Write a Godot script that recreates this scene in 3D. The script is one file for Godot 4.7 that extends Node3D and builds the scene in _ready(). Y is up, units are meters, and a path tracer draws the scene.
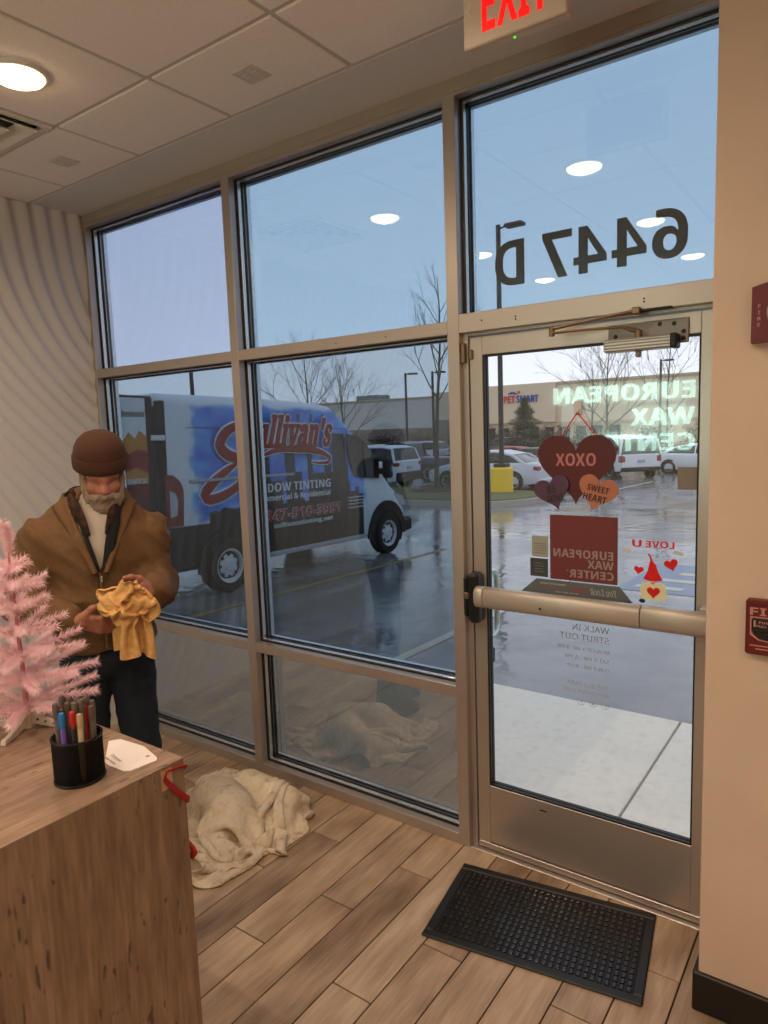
extends Node3D

# ---------------------------------------------------------------- mesh helpers
class Sh:
	var st := SurfaceTool.new()
	var g := -1
	var uvf = null

	func _init() -> void:
		st.begin(Mesh.PRIMITIVE_TRIANGLES)

	func v(p: Vector3) -> void:
		if uvf != null:
			st.set_uv(uvf.call(p))
		st.add_vertex(p)

	func tri(a: Vector3, b: Vector3, c: Vector3) -> void:
		st.set_smooth_group(g)
		v(a)
		v(c)
		v(b)

	func quad(a: Vector3, b: Vector3, c: Vector3, d: Vector3) -> void:
		tri(a, b, c)
		tri(a, c, d)

	func quad_out(a: Vector3, b: Vector3, c: Vector3, d: Vector3, o: Vector3) -> void:
		if (b - a).cross(c - a).dot((a + b + c + d) * 0.25 - o) >= 0.0:
			quad(a, b, c, d)
		else:
			quad(a, d, c, b)

	func box(c: Vector3, s: Vector3, bev := 0.0, xf := Transform3D()) -> Sh:
		g = -1
		var h := s * 0.5
		var o := xf * c
		var bb := minf(bev, minf(h.x, minf(h.y, h.z)) * 0.9)
		var P := func(sg: Vector3, ax: int) -> Vector3:
			var q := Vector3(h.x - bb, h.y - bb, h.z - bb)
			q[ax] = h[ax]
			return xf * (c + q * sg)
		for ax in 3:
			var b1 := (ax + 1) % 3
			var c1 := (ax + 2) % 3
			for s0 in [-1.0, 1.0]:
				var q := []
				for k in [[-1.0, -1.0], [1.0, -1.0], [1.0, 1.0], [-1.0, 1.0]]:
					var sg := Vector3()
					sg[ax] = s0
					sg[b1] = k[0]
					sg[c1] = k[1]
					q.append(P.call(sg, ax))
				quad_out(q[0], q[1], q[2], q[3], o)
				if bb > 0.0:
					for s1 in [-1.0, 1.0]:
						var e0 := Vector3()
						e0[ax] = s0
						e0[b1] = s1
						e0[c1] = -1.0
						var e1 := e0
						e1[c1] = 1.0
						quad_out(P.call(e0, ax), P.call(e1, ax), P.call(e1, b1), P.call(e0, b1), o)
		if bb > 0.0:
			for sx in [-1.0, 1.0]:
				for sy in [-1.0, 1.0]:
					for sz in [-1.0, 1.0]:
						var sg := Vector3(sx, sy, sz)
						var a: Vector3 = P.call(sg, 0)
						var b: Vector3 = P.call(sg, 1)
						var d: Vector3 = P.call(sg, 2)
						if (b - a).cross(d - a).dot(a - o) >= 0.0:
							tri(a, b, d)
						else:
							tri(a, d, b)
		return self

	# box given by its low and high corners
	func bx(lo: Vector3, hi: Vector3, bev := 0.0) -> Sh:
		return box((lo + hi) * 0.5, hi - lo, bev)

	# tube along points; r is a number or an array
	func tube(pts: Array, r: Variant, n := 8, caps := true, flat := 1.0, ref := Vector3.ZERO) -> Sh:
		var rings := []
		var t0: Vector3 = (pts[1] - pts[0]).normalized()
		var u := ref if ref != Vector3.ZERO else (Vector3.UP if absf(t0.y) < 0.9 else Vector3.RIGHT)
		u = (u - t0 * u.dot(t0)).normalized()
		for i in pts.size():
			var t: Vector3
			if i == 0:
				t = t0
			elif i == pts.size() - 1:
				t = (pts[i] - pts[i - 1]).normalized()
			else:
				t = ((pts[i + 1] - pts[i]).normalized() + (pts[i] - pts[i - 1]).normalized()).normalized()
			u = (u - t * u.dot(t)).normalized()
			var w := t.cross(u)
			var rr: float = r[i] if r is Array else r
			var ring := []
			for k in n:
				var a := TAU * k / n
				ring.append(pts[i] + u * cos(a) * rr * flat + w * sin(a) * rr)
			rings.append(ring)
		loft(rings, caps)
		return self

	# rings of equal size, joined in order; counter-clockwise seen from the far end
	func loft(rings: Array, caps := true, closed := true) -> Sh:
		var n: int = rings[0].size()
		g = 0
		var m := n if closed else n - 1
		for i in rings.size() - 1:
			for k in m:
				var k2 := (k + 1) % n
				quad(rings[i][k], rings[i][k2], rings[i + 1][k2], rings[i + 1][k])
		g = -1
		if caps:
			for e in [0, rings.size() - 1]:
				var c := Vector3.ZERO
				for q in rings[e]:
					c += q
				c /= n
				for k in n:
					var a: Vector3 = rings[e][k]
					var b: Vector3 = rings[e][(k + 1) % n]
					if e == 0:
						tri(c, b, a)
					else:
						tri(c, a, b)
		return self

	# profile of (radius, height) turned round y
	func lathe(pr: Array, n := 24, xf := Transform3D(), a0 := 0.0, a1 := TAU) -> Sh:
		var gr := 0
		for i in pr.size() - 1:
			if i > 0:
				var d0: Vector2 = (pr[i] - pr[i - 1]).normalized()
				var d1: Vector2 = (pr[i + 1] - pr[i]).normalized()
				if d0.dot(d1) < 0.75:
					gr += 1
			g = gr
			for k in n:
				var t0 := a0 + (a1 - a0) * k / n
				var t1 := a0 + (a1 - a0) * (k + 1) / n
				var f := func(q: Vector2, t: float) -> Vector3: return xf * Vector3(q.x * cos(t), q.y, -q.x * sin(t))
				var A: Vector3 = f.call(pr[i], t0)
				var B: Vector3 = f.call(pr[i], t1)
				var C: Vector3 = f.call(pr[i + 1], t1)
				var D: Vector3 = f.call(pr[i + 1], t0)
				if pr[i].x < 1e-5:
					tri(A, C, D)
				elif pr[i + 1].x < 1e-5:
					tri(A, B, C)
				else:
					quad(A, B, C, D)
		g = -1
		return self

	# outline in x, y made solid along z, from -d/2 to d/2
	func extrude(poly: Array, d: float, xf := Transform3D(), smooth := false) -> Sh:
		var pp := PackedVector2Array(poly)
		if Geometry2D.is_polygon_clockwise(pp):
			pp.reverse()
		var ix := Geometry2D.triangulate_polygon(pp)
		g = -1
		for i in range(0, ix.size(), 3):
			var a := pp[ix[i]]
			var b := pp[ix[i + 1]]
			var c := pp[ix[i + 2]]
			if (b - a).cross(c - a) < 0.0:
				var t := b
				b = c
				c = t
			tri(xf * Vector3(a.x, a.y, d / 2), xf * Vector3(b.x, b.y, d / 2), xf * Vector3(c.x, c.y, d / 2))
			tri(xf * Vector3(a.x, a.y, -d / 2), xf * Vector3(c.x, c.y, -d / 2), xf * Vector3(b.x, b.y, -d / 2))
		g = 0 if smooth else -1
		for i in pp.size():
			var a := pp[i]
			var b := pp[(i + 1) % pp.size()]
			quad(xf * Vector3(a.x, a.y, -d / 2), xf * Vector3(b.x, b.y, -d / 2), xf * Vector3(b.x, b.y, d / 2), xf * Vector3(a.x, a.y, d / 2))
		g = -1
		return self

	func ball(c: Vector3, r: Vector3, n := 14) -> Sh:
		var pr := []
		for i in n / 2 + 1:
			var a := -PI / 2 + PI * i / (n / 2)
			pr.append(Vector2(maxf(cos(a), 0.0) if i > 0 and i < n / 2 else 0.0, sin(a)))
		return lathe(pr, n, Transform3D(Basis.from_scale(r), c))

	func indexed(vs: PackedVector3Array, ix: PackedInt32Array) -> Sh:
		g = 0
		for i in range(0, ix.size(), 3):
			tri(vs[ix[i]], vs[ix[i + 1]], vs[ix[i + 2]])
		return self


# ---------------------------------------------------------------- bodies from joined capsules
class Prim:
	var a: Vector3
	var ab: Vector3
	var l2: float
	var ra: float
	var dr: float
	var rad := Vector3.ZERO
	var inv: Transform3D
	var lo: Vector3
	var hi: Vector3
	var flat := false

	func d(p: Vector3) -> float:
		if flat:
			var q := inv * p
			var k0 := (q / rad).length()
			var k1 := (q / (rad * rad)).length()
			return k0 * (k0 - 1.0) / maxf(k1, 1e-6)
		var w := p - a
		var t := clampf(w.dot(ab) / l2, 0.0, 1.0)
		return (w - ab * t).length() - (ra + dr * t)


static func cap(a: Vector3, b: Vector3, ra: float, rb := -1.0) -> Prim:
	var q := Prim.new()
	q.a = a
	q.ab = b - a
	q.l2 = maxf(q.ab.length_squared(), 1e-9)
	q.ra = ra
	q.dr = (rb if rb >= 0.0 else ra) - ra
	var m := maxf(ra, ra + q.dr)
	q.lo = a.min(b) - Vector3.ONE * m
	q.hi = a.max(b) + Vector3.ONE * m
	return q


static func egg(c: Vector3, r: Vector3, euler := Vector3.ZERO) -> Prim:
	var q := Prim.new()
	q.flat = true
	q.rad = r
	q.inv = Transform3D(Basis.from_euler(euler), c).affine_inverse()
	var m := maxf(r.x, maxf(r.y, r.z))
	q.lo = c - Vector3.ONE * m
	q.hi = c + Vector3.ONE * m
	return q


func net(prims: Array, cell: float, k: float, op = null, grow := 0.02) -> Array:
	var lo: Vector3 = prims[0].lo
	var hi: Vector3 = prims[0].hi
	for q in prims:
		lo = lo.min(q.lo)
		hi = hi.max(q.hi)
	lo -= Vector3.ONE * (grow + k * 0.5 + cell * 2.0)
	hi += Vector3.ONE * (grow + k * 0.5 + cell * 2.0)
	var B := 6
	var nb := Vector3i(((hi - lo) / (cell * B)).ceil())
	var n := nb * B
	var val := PackedFloat32Array()
	val.resize(n.x * n.y * n.z)
	val.fill(1000.0)
	var sy := n.x
	var sz := n.x * n.y
	var live: Array[Vector3i] = []
	var hd := cell * B * 0.9
	for bz in nb.z:
		for by in nb.y:
			for bxi in nb.x:
				var c := lo + (Vector3(bxi, by, bz) + Vector3.ONE * 0.5) * (cell * B)
				var m := 1e9
				var ds := PackedFloat32Array()
				for q: Prim in prims:
					var e := q.d(c)
					ds.append(e)
					m = minf(m, e)
				if m > hd + grow + k * 0.3 + cell * 2.0:
					continue
				live.append(Vector3i(bxi, by, bz))
				var near: Array[Prim] = []
				for i in prims.size():
					if ds[i] < m + 2.0 * hd + k * 1.2 + 0.01:
						near.append(prims[i])
				for z in range(bz * B, bz * B + B):
					for y in range(by * B, by * B + B):
						for x in range(bxi * B, bxi * B + B):
							var p := lo + Vector3(x, y, z) * cell
							var r := near[0].d(p)
							for i in range(1, near.size()):
								var e := near[i].d(p)
								var h := maxf(k - absf(r - e), 0.0) / k
								r = minf(r, e) - h * h * k * 0.25
							if op != null and absf(r) < grow + cell * 3.0 + 0.03:
								r = op.call(p, r)
							val[x + y * sy + z * sz] = r
	var vs := PackedVector3Array()
	var ix := PackedInt32Array()
	var at := {}
	var offs := [0, 1, sy, sy + 1, sz, sz + 1, sz + sy, sz + sy + 1]
	var cv := [Vector3(0, 0, 0), Vector3(1, 0, 0), Vector3(0, 1, 0), Vector3(1, 1, 0), Vector3(0, 0, 1), Vector3(1, 0, 1), Vector3(0, 1, 1), Vector3(1, 1, 1)]
	var ed := [[0, 1], [2, 3], [4, 5], [6, 7], [0, 2], [1, 3], [4, 6], [5, 7], [0, 4], [1, 5], [2, 6], [3, 7]]
	for b in live:
		for z in range(b.z * B, mini(b.z * B + B, n.z - 1)):
			for y in range(b.y * B, mini(b.y * B + B, n.y - 1)):
				for x in range(b.x * B, mini(b.x * B + B, n.x - 1)):
					var i0 := x + y * sy + z * sz
					var s0 := val[i0] < 0.0
					var same := true
					for o in range(1, 8):
						if (val[i0 + offs[o]] < 0.0) != s0:
							same = false
							break
					if same:
						continue
					var sum := Vector3.ZERO
					var cnt := 0
					for e in ed:
						var va := val[i0 + offs[e[0]]]
						var vb := val[i0 + offs[e[1]]]
						if (va < 0.0) != (vb < 0.0):
							var t := va / (va - vb)
							sum += (cv[e[0]] as Vector3).lerp(cv[e[1]], t)
							cnt += 1
					at[i0] = vs.size()
					vs.append(lo + (Vector3(x, y, z) + sum / cnt) * cell)
	for i0: int in at:
		var s0 := val[i0] < 0.0
		for e in [[1, sy, sz], [sy, sz, 1], [sz, 1, sy]]:
			var i1: int = i0 + e[0]
			if (val[i1] < 0.0) == s0:
				continue
			var a: int = at.get(i0, -1)
			var b2: int = at.get(i0 - e[1], -1)
			var c2: int = at.get(i0 - e[1] - e[2], -1)
			var d2: int = at.get(i0 - e[2], -1)
			if a < 0 or b2 < 0 or c2 < 0 or d2 < 0:
				continue
			if s0:
				ix.append_array(PackedInt32Array([a, b2, c2, a, c2, d2]))
			else:
				ix.append_array(PackedInt32Array([a, c2, b2, a, d2, c2]))
	return [vs, ix]


# ---------------------------------------------------------------- nodes
var taken := {}


func numbered(called: String) -> String:
	if not taken.has(called):
		taken[called] = 0
		return called
	taken[called] += 1
	return "%s_%03d" % [called, taken[called]]


func tag(o: Node, label: String, category: String, group := "", kind := "") -> void:
	o.set_meta("label", label)
	o.set_meta("category", category)
	if group:
		o.set_meta("group", group)
	if kind:
		o.set_meta("kind", kind)


func thing(called: String, label: String, category: String, at := Vector3.ZERO, turn := 0.0, group := "", kind := "") -> Node3D:
	var o := Node3D.new()
	o.name = numbered(called)
	add_child(o)
	o.position = at
	o.rotation.y = turn
	tag(o, label, category, group, kind)
	return o


func hang(mesh: Mesh, called: String, m: Material, parent: Node = null) -> MeshInstance3D:
	var o := MeshInstance3D.new()
	o.mesh = mesh
	o.material_override = m
	if parent == null:
		o.name = numbered(called)
		add_child(o)
	else:
		o.name = called
		parent.add_child(o, true)
	return o


func put(s: Sh, called: String, m: Material, parent: Node = null) -> MeshInstance3D:
	s.st.generate_normals()
	return hang(s.st.commit(), called, m, parent)


# lettering scaled to a width and height (0: keep the proportions)
func text_mesh(t: String, w: float, h: float, depth: float, face := "Droid Sans", bold := true, shear := 0.0) -> ArrayMesh:
	var f := SystemFont.new()
	f.font_names = PackedStringArray([face])
	f.font_weight = 700 if bold else 400
	var tm := TextMesh.new()
	tm.font = f
	tm.text = t
	tm.font_size = 64
	tm.pixel_size = 0.01
	tm.depth = depth
	tm.curve_step = 1.5
	var bb := tm.get_aabb()
	var sx := w / bb.size.x if w > 0.0 else h / bb.size.y
	var sy := h / bb.size.y if h > 0.0 else sx
	var c := bb.get_center()
	var bs := Basis(Vector3(sx, 0, 0), Vector3(shear * sy, sy, 0), Vector3(0, 0, 1))
	var st := SurfaceTool.new()
	st.begin(Mesh.PRIMITIVE_TRIANGLES)
	st.append_from(tm, 0, Transform3D(bs, -(bs * c)))
	return st.commit()


func letter(t: String, at: Vector3, w: float, h: float, depth: float, m: Material, parent: Node, called := "lettering", turn := Basis(), face := "Droid Sans", bold := true, shear := 0.0) -> MeshInstance3D:
	var o := hang(text_mesh(t, w, h, depth, face, bold, shear), called, m, parent)
	o.transform = Transform3D(turn, at)
	return o


# ---------------------------------------------------------------- materials
var M := {}


func mat(called: String, c: Color, rough := 0.7, metal := 0.0, more := {}) -> StandardMaterial3D:
	var m := StandardMaterial3D.new()
	m.resource_name = called
	m.albedo_color = c
	m.roughness = rough
	m.metallic = metal
	for k in more:
		m.set(k, more[k])
	M[called] = m
	return m


func noise(freq: float, seed_: int, octaves := 4, kind := FastNoiseLite.TYPE_SIMPLEX_SMOOTH) -> FastNoiseLite:
	var f := FastNoiseLite.new()
	f.noise_type = kind
	f.seed = seed_
	f.frequency = freq
	f.fractal_octaves = octaves
	return f


func noise_tex(freq: float, seed_: int, ramp: Array, size := 512, octaves := 4, normal := false) -> NoiseTexture2D:
	var t := NoiseTexture2D.new()
	t.width = size
	t.height = size
	t.seamless = true
	t.noise = noise(freq, seed_, octaves)
	if normal:
		t.as_normal_map = true
		t.bump_strength = 4.0
	else:
		var gr := Gradient.new()
		var os := PackedFloat32Array()
		var cs := PackedColorArray()
		for i in ramp.size():
			os.append(float(i) / (ramp.size() - 1))
			cs.append(ramp[i])
		gr.offsets = os
		gr.colors = cs
		t.color_ramp = gr
	return t


func tri_tex(m: StandardMaterial3D, t: Texture2D, scale: Vector3, world := false) -> StandardMaterial3D:
	m.albedo_texture = t
	m.uv1_triplanar = true
	m.uv1_world_triplanar = world
	m.uv1_scale = scale
	return m


func glow(called: String, c: Color, e: Color, energy: float) -> StandardMaterial3D:
	return mat(called, c, 0.5, 0.0, {"emission_enabled": true, "emission": e, "emission_energy_multiplier": energy})


func film(called: String, linear: Color, mirror := 0.05) -> StandardMaterial3D:
	var c := linear.linear_to_srgb()
	c.a = 0.0
	return mat(called, c, 0.0, mirror, {"transparency": BaseMaterial3D.TRANSPARENCY_ALPHA, "refraction_enabled": true, "refraction_scale": 0.002})


const CEIL := 3.085
const TILE := 0.6245
const TX := -2.118
const TZ := 0.712
const LOT := -0.15
const SLOPE := 0.025


func ground(z: float) -> float:
	return LOT + SLOPE * (maxf(z, -34.0) + 1.8)


func materials() -> void:
	var alu := mat("brushed aluminium", Color(0.70, 0.66, 0.63), 0.36, 0.62)
	alu.roughness_texture = noise_tex(0.02, 3, [Color(0.8, 0.8, 0.8), Color(1, 1, 1)], 256)
	alu.uv1_triplanar = true
	alu.uv1_scale = Vector3(3, 3, 3)
	mat("bright aluminium", Color(0.86, 0.86, 0.86), 0.22, 0.8)
	mat("black gasket", Color(0.03, 0.03, 0.035), 0.55)
	mat("black plastic", Color(0.035, 0.035, 0.04), 0.42)
	mat("dark steel", Color(0.09, 0.09, 0.10), 0.5, 0.3)
	mat("bronze metal", Color(0.50, 0.42, 0.33), 0.38, 0.7)
	mat("closer paint", Color(0.50, 0.48, 0.46), 0.5, 0.4)
	mat("chrome tube", Color(0.72, 0.80, 0.77), 0.25, 0.75)
	mat("clear glass", Color(0.8, 0.9, 0.9, 0.015), 0.0, 0.0, {"transparency": BaseMaterial3D.TRANSPARENCY_ALPHA})
	film("reflective coat", Color(0.97, 0.97, 0.97), 0.045)
	film("faint reflective coat", Color(0.97, 0.97, 0.97), 0.012)
	film("strong reflective coat", Color(0.97, 0.97, 0.97), 0.15)
	film("upper tint film", Color(0.45, 0.62, 0.75))
	film("left tint film", Color(0.53, 0.62, 0.77))
	film("middle tint film", Color(0.43, 0.53, 0.61), 0.08)
	film("lower tint film", Color(0.31, 0.295, 0.265), 0.05)
	var wall := mat("beige wall paint", Color(0.80, 0.705, 0.63), 0.75)
	tri_tex(wall, noise_tex(0.008, 5, [Color(0.965, 0.96, 0.95), Color(1, 1, 1)], 512), Vector3(0.7, 0.7, 0.7))
	wall.normal_enabled = true
	wall.normal_texture = noise_tex(0.09, 6, [], 512, 3, true)
	wall.normal_scale = 0.03
	mat("header paint", Color(0.60, 0.555, 0.51), 0.8)
	mat("border paint", Color(0.82, 0.80, 0.78), 0.55)
	var tile := mat("ceiling tile", Color(0.95, 0.91, 0.88), 0.95)
	tri_tex(tile, noise_tex(0.16, 8, [Color(0.93, 0.92, 0.91), Color(1, 1, 1), Color(0.97, 0.97, 0.96)], 512, 3), Vector3(1.2, 1.2, 1.2), true)
	mat("ceiling grid paint", Color(0.78, 0.74, 0.70), 0.6)
	mat("white fitting", Color(0.83, 0.80, 0.76), 0.5)
	mat("wave panel paint", Color(0.82, 0.785, 0.765), 0.8)
	mat("brown baseboard", Color(0.085, 0.06, 0.055), 0.5)
	mat("grout", Color(0.11, 0.09, 0.075), 0.95)
	mat("plain wall", Color(0.90, 0.87, 0.83), 0.85)
	# outside
	var con := mat("sidewalk concrete", Color(0.91, 0.885, 0.82), 0.7)
	tri_tex(con, noise_tex(0.02, 11, [Color(0.94, 0.935, 0.93), Color(1, 1, 1), Color(0.97, 0.965, 0.96)], 512, 6), Vector3(0.9, 0.9, 0.9), true)
	mat("kerb concrete", Color(0.60, 0.585, 0.555), 0.75)
	var asp := mat("wet asphalt", Color(0.50, 0.50, 0.495), 0.20)
	tri_tex(asp, noise_tex(0.012, 14, [Color(0.7, 0.7, 0.72), Color(1, 1, 1), Color(0.85, 0.85, 0.87)], 512, 5), Vector3(0.11, 0.11, 0.11), true)
	asp.roughness_texture = noise_tex(0.009, 15, [Color(0.05, 0.05, 0.05), Color(0.30, 0.30, 0.30), Color(0.9, 0.9, 0.9), Color(1, 1, 1)], 512, 4)
	asp.normal_enabled = true
	asp.normal_texture = noise_tex(0.05, 16, [], 512, 4, true)
	asp.normal_scale = 0.05
	mat("yellow road paint", Color(0.58, 0.50, 0.27), 0.5)
	mat("white road paint", Color(0.78, 0.76, 0.68), 0.5)
	mat("blue road paint", Color(0.50, 0.55, 0.63), 0.45)
	mat("grass", Color(0.34, 0.36, 0.20), 0.95)
	mat("mulch", Color(0.20, 0.14, 0.10), 0.95)
	mat("bark", Color(0.30, 0.26, 0.24), 0.9)


# one plank texture: grain that runs along the length
func plank_tex(seed_: int, base: Color, dark: Color) -> ImageTexture:
	var w := 512
	var h := 88
	var im := Image.create(w, h, false, Image.FORMAT_RGB8)
	var a := noise(0.011, seed_, 4)
	var b := noise(0.05, seed_ + 40, 3)
	var c := noise(0.006, seed_ + 80, 2)
	for y in h:
		for x in w:
			var bend := c.get_noise_2d(x, y * 0.6) * 7.0
			var s := a.get_noise_2d(x * 0.35, (y + bend) * 3.4) * 0.55 + b.get_noise_2d(x * 0.22, y * 3.2) * 0.35
			var k := c.get_noise_2d(x * 0.9 + 300, y * 1.6)
			var t := clampf(0.42 + s * 0.75 + k * 0.5, 0.0, 1.0)
			im.set_pixel(x, y, base.lerp(dark, t))
	return ImageTexture.create_from_image(im)


func build_floor() -> void:
	var fl := thing("floor", "wood look plank tile floor with dark joints", "floor", Vector3.ZERO, 0.0, "", "structure")
	put(Sh.new().bx(Vector3(-2.65, -0.16, -0.14), Vector3(4.3, -0.005, 5.1)), "grout_bed", M["grout"], fl)
	var tones := [
		[Color(0.72, 0.615, 0.505), Color(0.52, 0.415, 0.325)], [Color(0.75, 0.65, 0.545), Color(0.58, 0.475, 0.38)], [Color(0.66, 0.56, 0.465), Color(0.46, 0.37, 0.295)],
		[Color(0.76, 0.67, 0.57), Color(0.60, 0.50, 0.405)], [Color(0.70, 0.60, 0.505), Color(0.50, 0.41, 0.33)], [Color(0.73, 0.62, 0.51), Color(0.545, 0.44, 0.345)],
	]
	var mats := []
	for i in tones.size():
		var m := mat("plank tile %d" % i, Color.WHITE, 0.5)
		m.albedo_texture = plank_tex(100 + i * 7, tones[i][0], tones[i][1])
		mats.append(m)
	var meshes := {}
	var W := 0.156
	var L := 0.914
	var r := RandomNumberGenerator.new()
	r.seed = 7
	for i in range(-12, 31):
		var x0 := -0.6535 + W * i
		var x1 := x0 + W
		x0 = maxf(x0, -2.505)
		x1 = minf(x1, 4.2)
		if x1 - x0 < 0.02:
			continue
		var ph := 0.88 - 0.305 * posmod(i - 1, 3)
		var k0 := ph - L * 2.0
		while k0 < 5.0:
			var z0 := maxf(k0, -0.03)
			var z1 := minf(k0 + L, 5.0)
			k0 += L
			if z1 - z0 < 0.03:
				continue
			var sx := x1 - x0 - 0.0048
			var sz := z1 - z0 - 0.0048
			var key := "%.3f %.3f" % [sx, sz]
			if not meshes.has(key):
				var s := Sh.new()
				s.uvf = func(p: Vector3) -> Vector2: return Vector2(p.z / L + 0.5, p.x / W + 0.5)
				s.box(Vector3(0, -0.004, 0), Vector3(sx, 0.008, sz), 0.0012)
				s.st.generate_normals()
				meshes[key] = s.st.commit()
			var o := hang(meshes[key], "plank", mats[r.randi() % mats.size()], fl)
			o.position = Vector3((x0 + x1) / 2, 0, (z0 + z1) / 2)
			if r.randf() < 0.5:
				o.rotation.y = PI


func build_ceiling() -> void:
	var ce := thing("ceiling", "suspended ceiling of square tiles in a metal grid", "ceiling", Vector3.ZERO, 0.0, "", "structure")
	put(Sh.new().bx(Vector3(-2.65, CEIL + 0.05, -0.14), Vector3(4.3, CEIL + 0.2, 5.1)), "deck", M["plain wall"], ce)
	var full := Sh.new().box(Vector3(0, 0.008, 0), Vector3(TILE - 0.020, 0.016, TILE - 0.020), 0.003)
	full.st.generate_normals()
	var fm := full.st.commit()
	var nz := 7
	for i in range(-1, 11):
		for j in range(-1, nz):
			var x0 := maxf(TX + TILE * i, -2.5)
			var x1 := minf(TX + TILE * (i + 1), 4.2)
			var z0 := maxf(TZ + TILE * j, 0.3047)
			var z1 := minf(TZ + TILE * (j + 1), 5.0)
			if x1 - x0 < 0.05 or z1 - z0 < 0.05:
				continue
			if i == 0 and j == 0:
				continue
			var o: MeshInstance3D
			if x1 - x0 > TILE - 0.01 and z1 - z0 > TILE - 0.01:
				o = hang(fm, "tile", M["ceiling tile"], ce)
			else:
				o = put(Sh.new().box(Vector3(0, 0.008, 0), Vector3(x1 - x0 - 0.02, 0.016, z1 - z0 - 0.02), 0.003), "tile", M["ceiling tile"], ce)
			o.position = Vector3((x0 + x1) / 2, CEIL, (z0 + z1) / 2)
	for i in range(0, 11):
		put(Sh.new().box(Vector3(TX + TILE * i, CEIL + 0.022, 2.65), Vector3(0.024, 0.03, 4.7)), "grid_bar", M["ceiling grid paint"], ce)
	for j in range(0, nz):
		put(Sh.new().box(Vector3(0.85, CEIL + 0.022, TZ + TILE * j), Vector3(6.7, 0.03, 0.024)), "grid_bar", M["ceiling grid paint"], ce)
	put(Sh.new().box(Vector3(0.85, CEIL + 0.018, 0.3047), Vector3(6.7, 0.03, 0.018)), "grid_bar", M["ceiling grid paint"], ce)
	put(Sh.new().box(Vector3(-2.495, CEIL + 0.016, 2.65), Vector3(0.02, 0.03, 4.7)), "grid_bar", M["ceiling grid paint"], ce)
	var b := put(Sh.new().bx(Vector3(-2.5, CEIL, 0.0), Vector3(4.2, CEIL + 0.05, 0.2957)), "trim_1", M["border paint"])
	tag(b, "flat painted ceiling border strip above the storefront", "ceiling border", "", "structure")
	var h := put(Sh.new().bx(Vector3(-2.65, 3.035, -0.13), Vector3(4.3, CEIL + 0.2, -0.001), 0.002), "trim_2", M["header paint"])
	tag(h, "narrow painted header strip directly above the window frames", "header", "", "structure")


func build_walls() -> void:
	# wall of rippled panels on the far side: ripples are real relief
	var s := Sh.new()
	s.g = 0
	var H := func(z: float, y: float) -> float:
		var hh := 0.55 * y + 0.45 * 2.2 / TAU * sin(TAU * (y - 1.9) / 2.2)
		var ph := (z - hh - 0.016) / 0.104 * TAU + 0.5 * sin(z * 5.0 + y * 2.0)
		return 0.0085 * (sin(ph) + 0.15 * sin(2.0 * ph + 0.7))
	var nz := 460
	var ny := 110
	var rows := []
	for j in ny + 1:
		var row := []
		var y := CEIL * j / ny
		for i in nz + 1:
			var t := float(i) / nz
			var z := 5.0 * t * (0.35 + 0.65 * t)
			row.append(Vector3(-2.495 + H.call(z, y), y, z))
		rows.append(row)
	for j in ny:
		for i in nz:
			s.quad(rows[j][i], rows[j + 1][i], rows[j + 1][i + 1], rows[j][i + 1])
	var lw := put(s, "wall_left", M["wave panel paint"])
	tag(lw, "off-white wall panel with diagonal rippled relief beside the storefront", "wall", "", "structure")
	put(Sh.new().bx(Vector3(-2.75, -0.16, -0.14), Vector3(-2.515, CEIL + 0.2, 5.1)), "backing", M["plain wall"], lw)
	var rw := put(Sh.new().bx(Vector3(0.973, 0.0, -0.13), Vector3(4.3, CEIL, 0.345), 0.003), "wall_right", M["beige wall paint"])
	tag(rw, "beige painted wall right of the glass door", "wall", "", "structure")
	var bb := put(Sh.new().bx(Vector3(0.958, 0.0, 0.10), Vector3(4.2, 0.128, 0.357), 0.004), "baseboard_right", M["brown baseboard"])
	tag(bb, "dark brown vinyl baseboard under the beige wall", "baseboard", "", "structure")
	var bk := put(Sh.new().bx(Vector3(-2.65, -0.16, 5.0), Vector3(4.3, CEIL + 0.2, 5.1)), "wall_back", M["plain wall"])
	tag(bk, "plain painted wall at the back of the lobby", "wall", "", "structure")
	var sd := put(Sh.new().bx(Vector3(4.2, -0.16, 0.0), Vector3(4.3, CEIL + 0.2, 5.1)), "wall_side", M["plain wall"])
	tag(sd, "plain painted side wall of the lobby", "wall", "", "structure")
	var ow := put(Sh.new().bx(Vector3(-6.0, -0.2, -0.14), Vector3(-2.512, 4.2, -0.02)), "wall_outside", M["kerb concrete"])
	tag(ow, "outside facade pier beside the storefront", "wall", "", "structure")


# rectangular ring of bars standing in an opening
func ring(x0: float, x1: float, y0: float, y1: float, z0: float, z1: float, w: float, bev := 0.0) -> Sh:
	var s := Sh.new()
	s.bx(Vector3(x0, y0, z0), Vector3(x0 + w, y1, z1), bev)
	s.bx(Vector3(x1 - w, y0, z0), Vector3(x1, y1, z1), bev)
	s.bx(Vector3(x0 + w, y0, z0), Vector3(x1 - w, y0 + w, z1), bev)
	s.bx(Vector3(x0 + w, y1 - w, z0), Vector3(x1 - w, y1, z1), bev)
	return s


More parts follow.
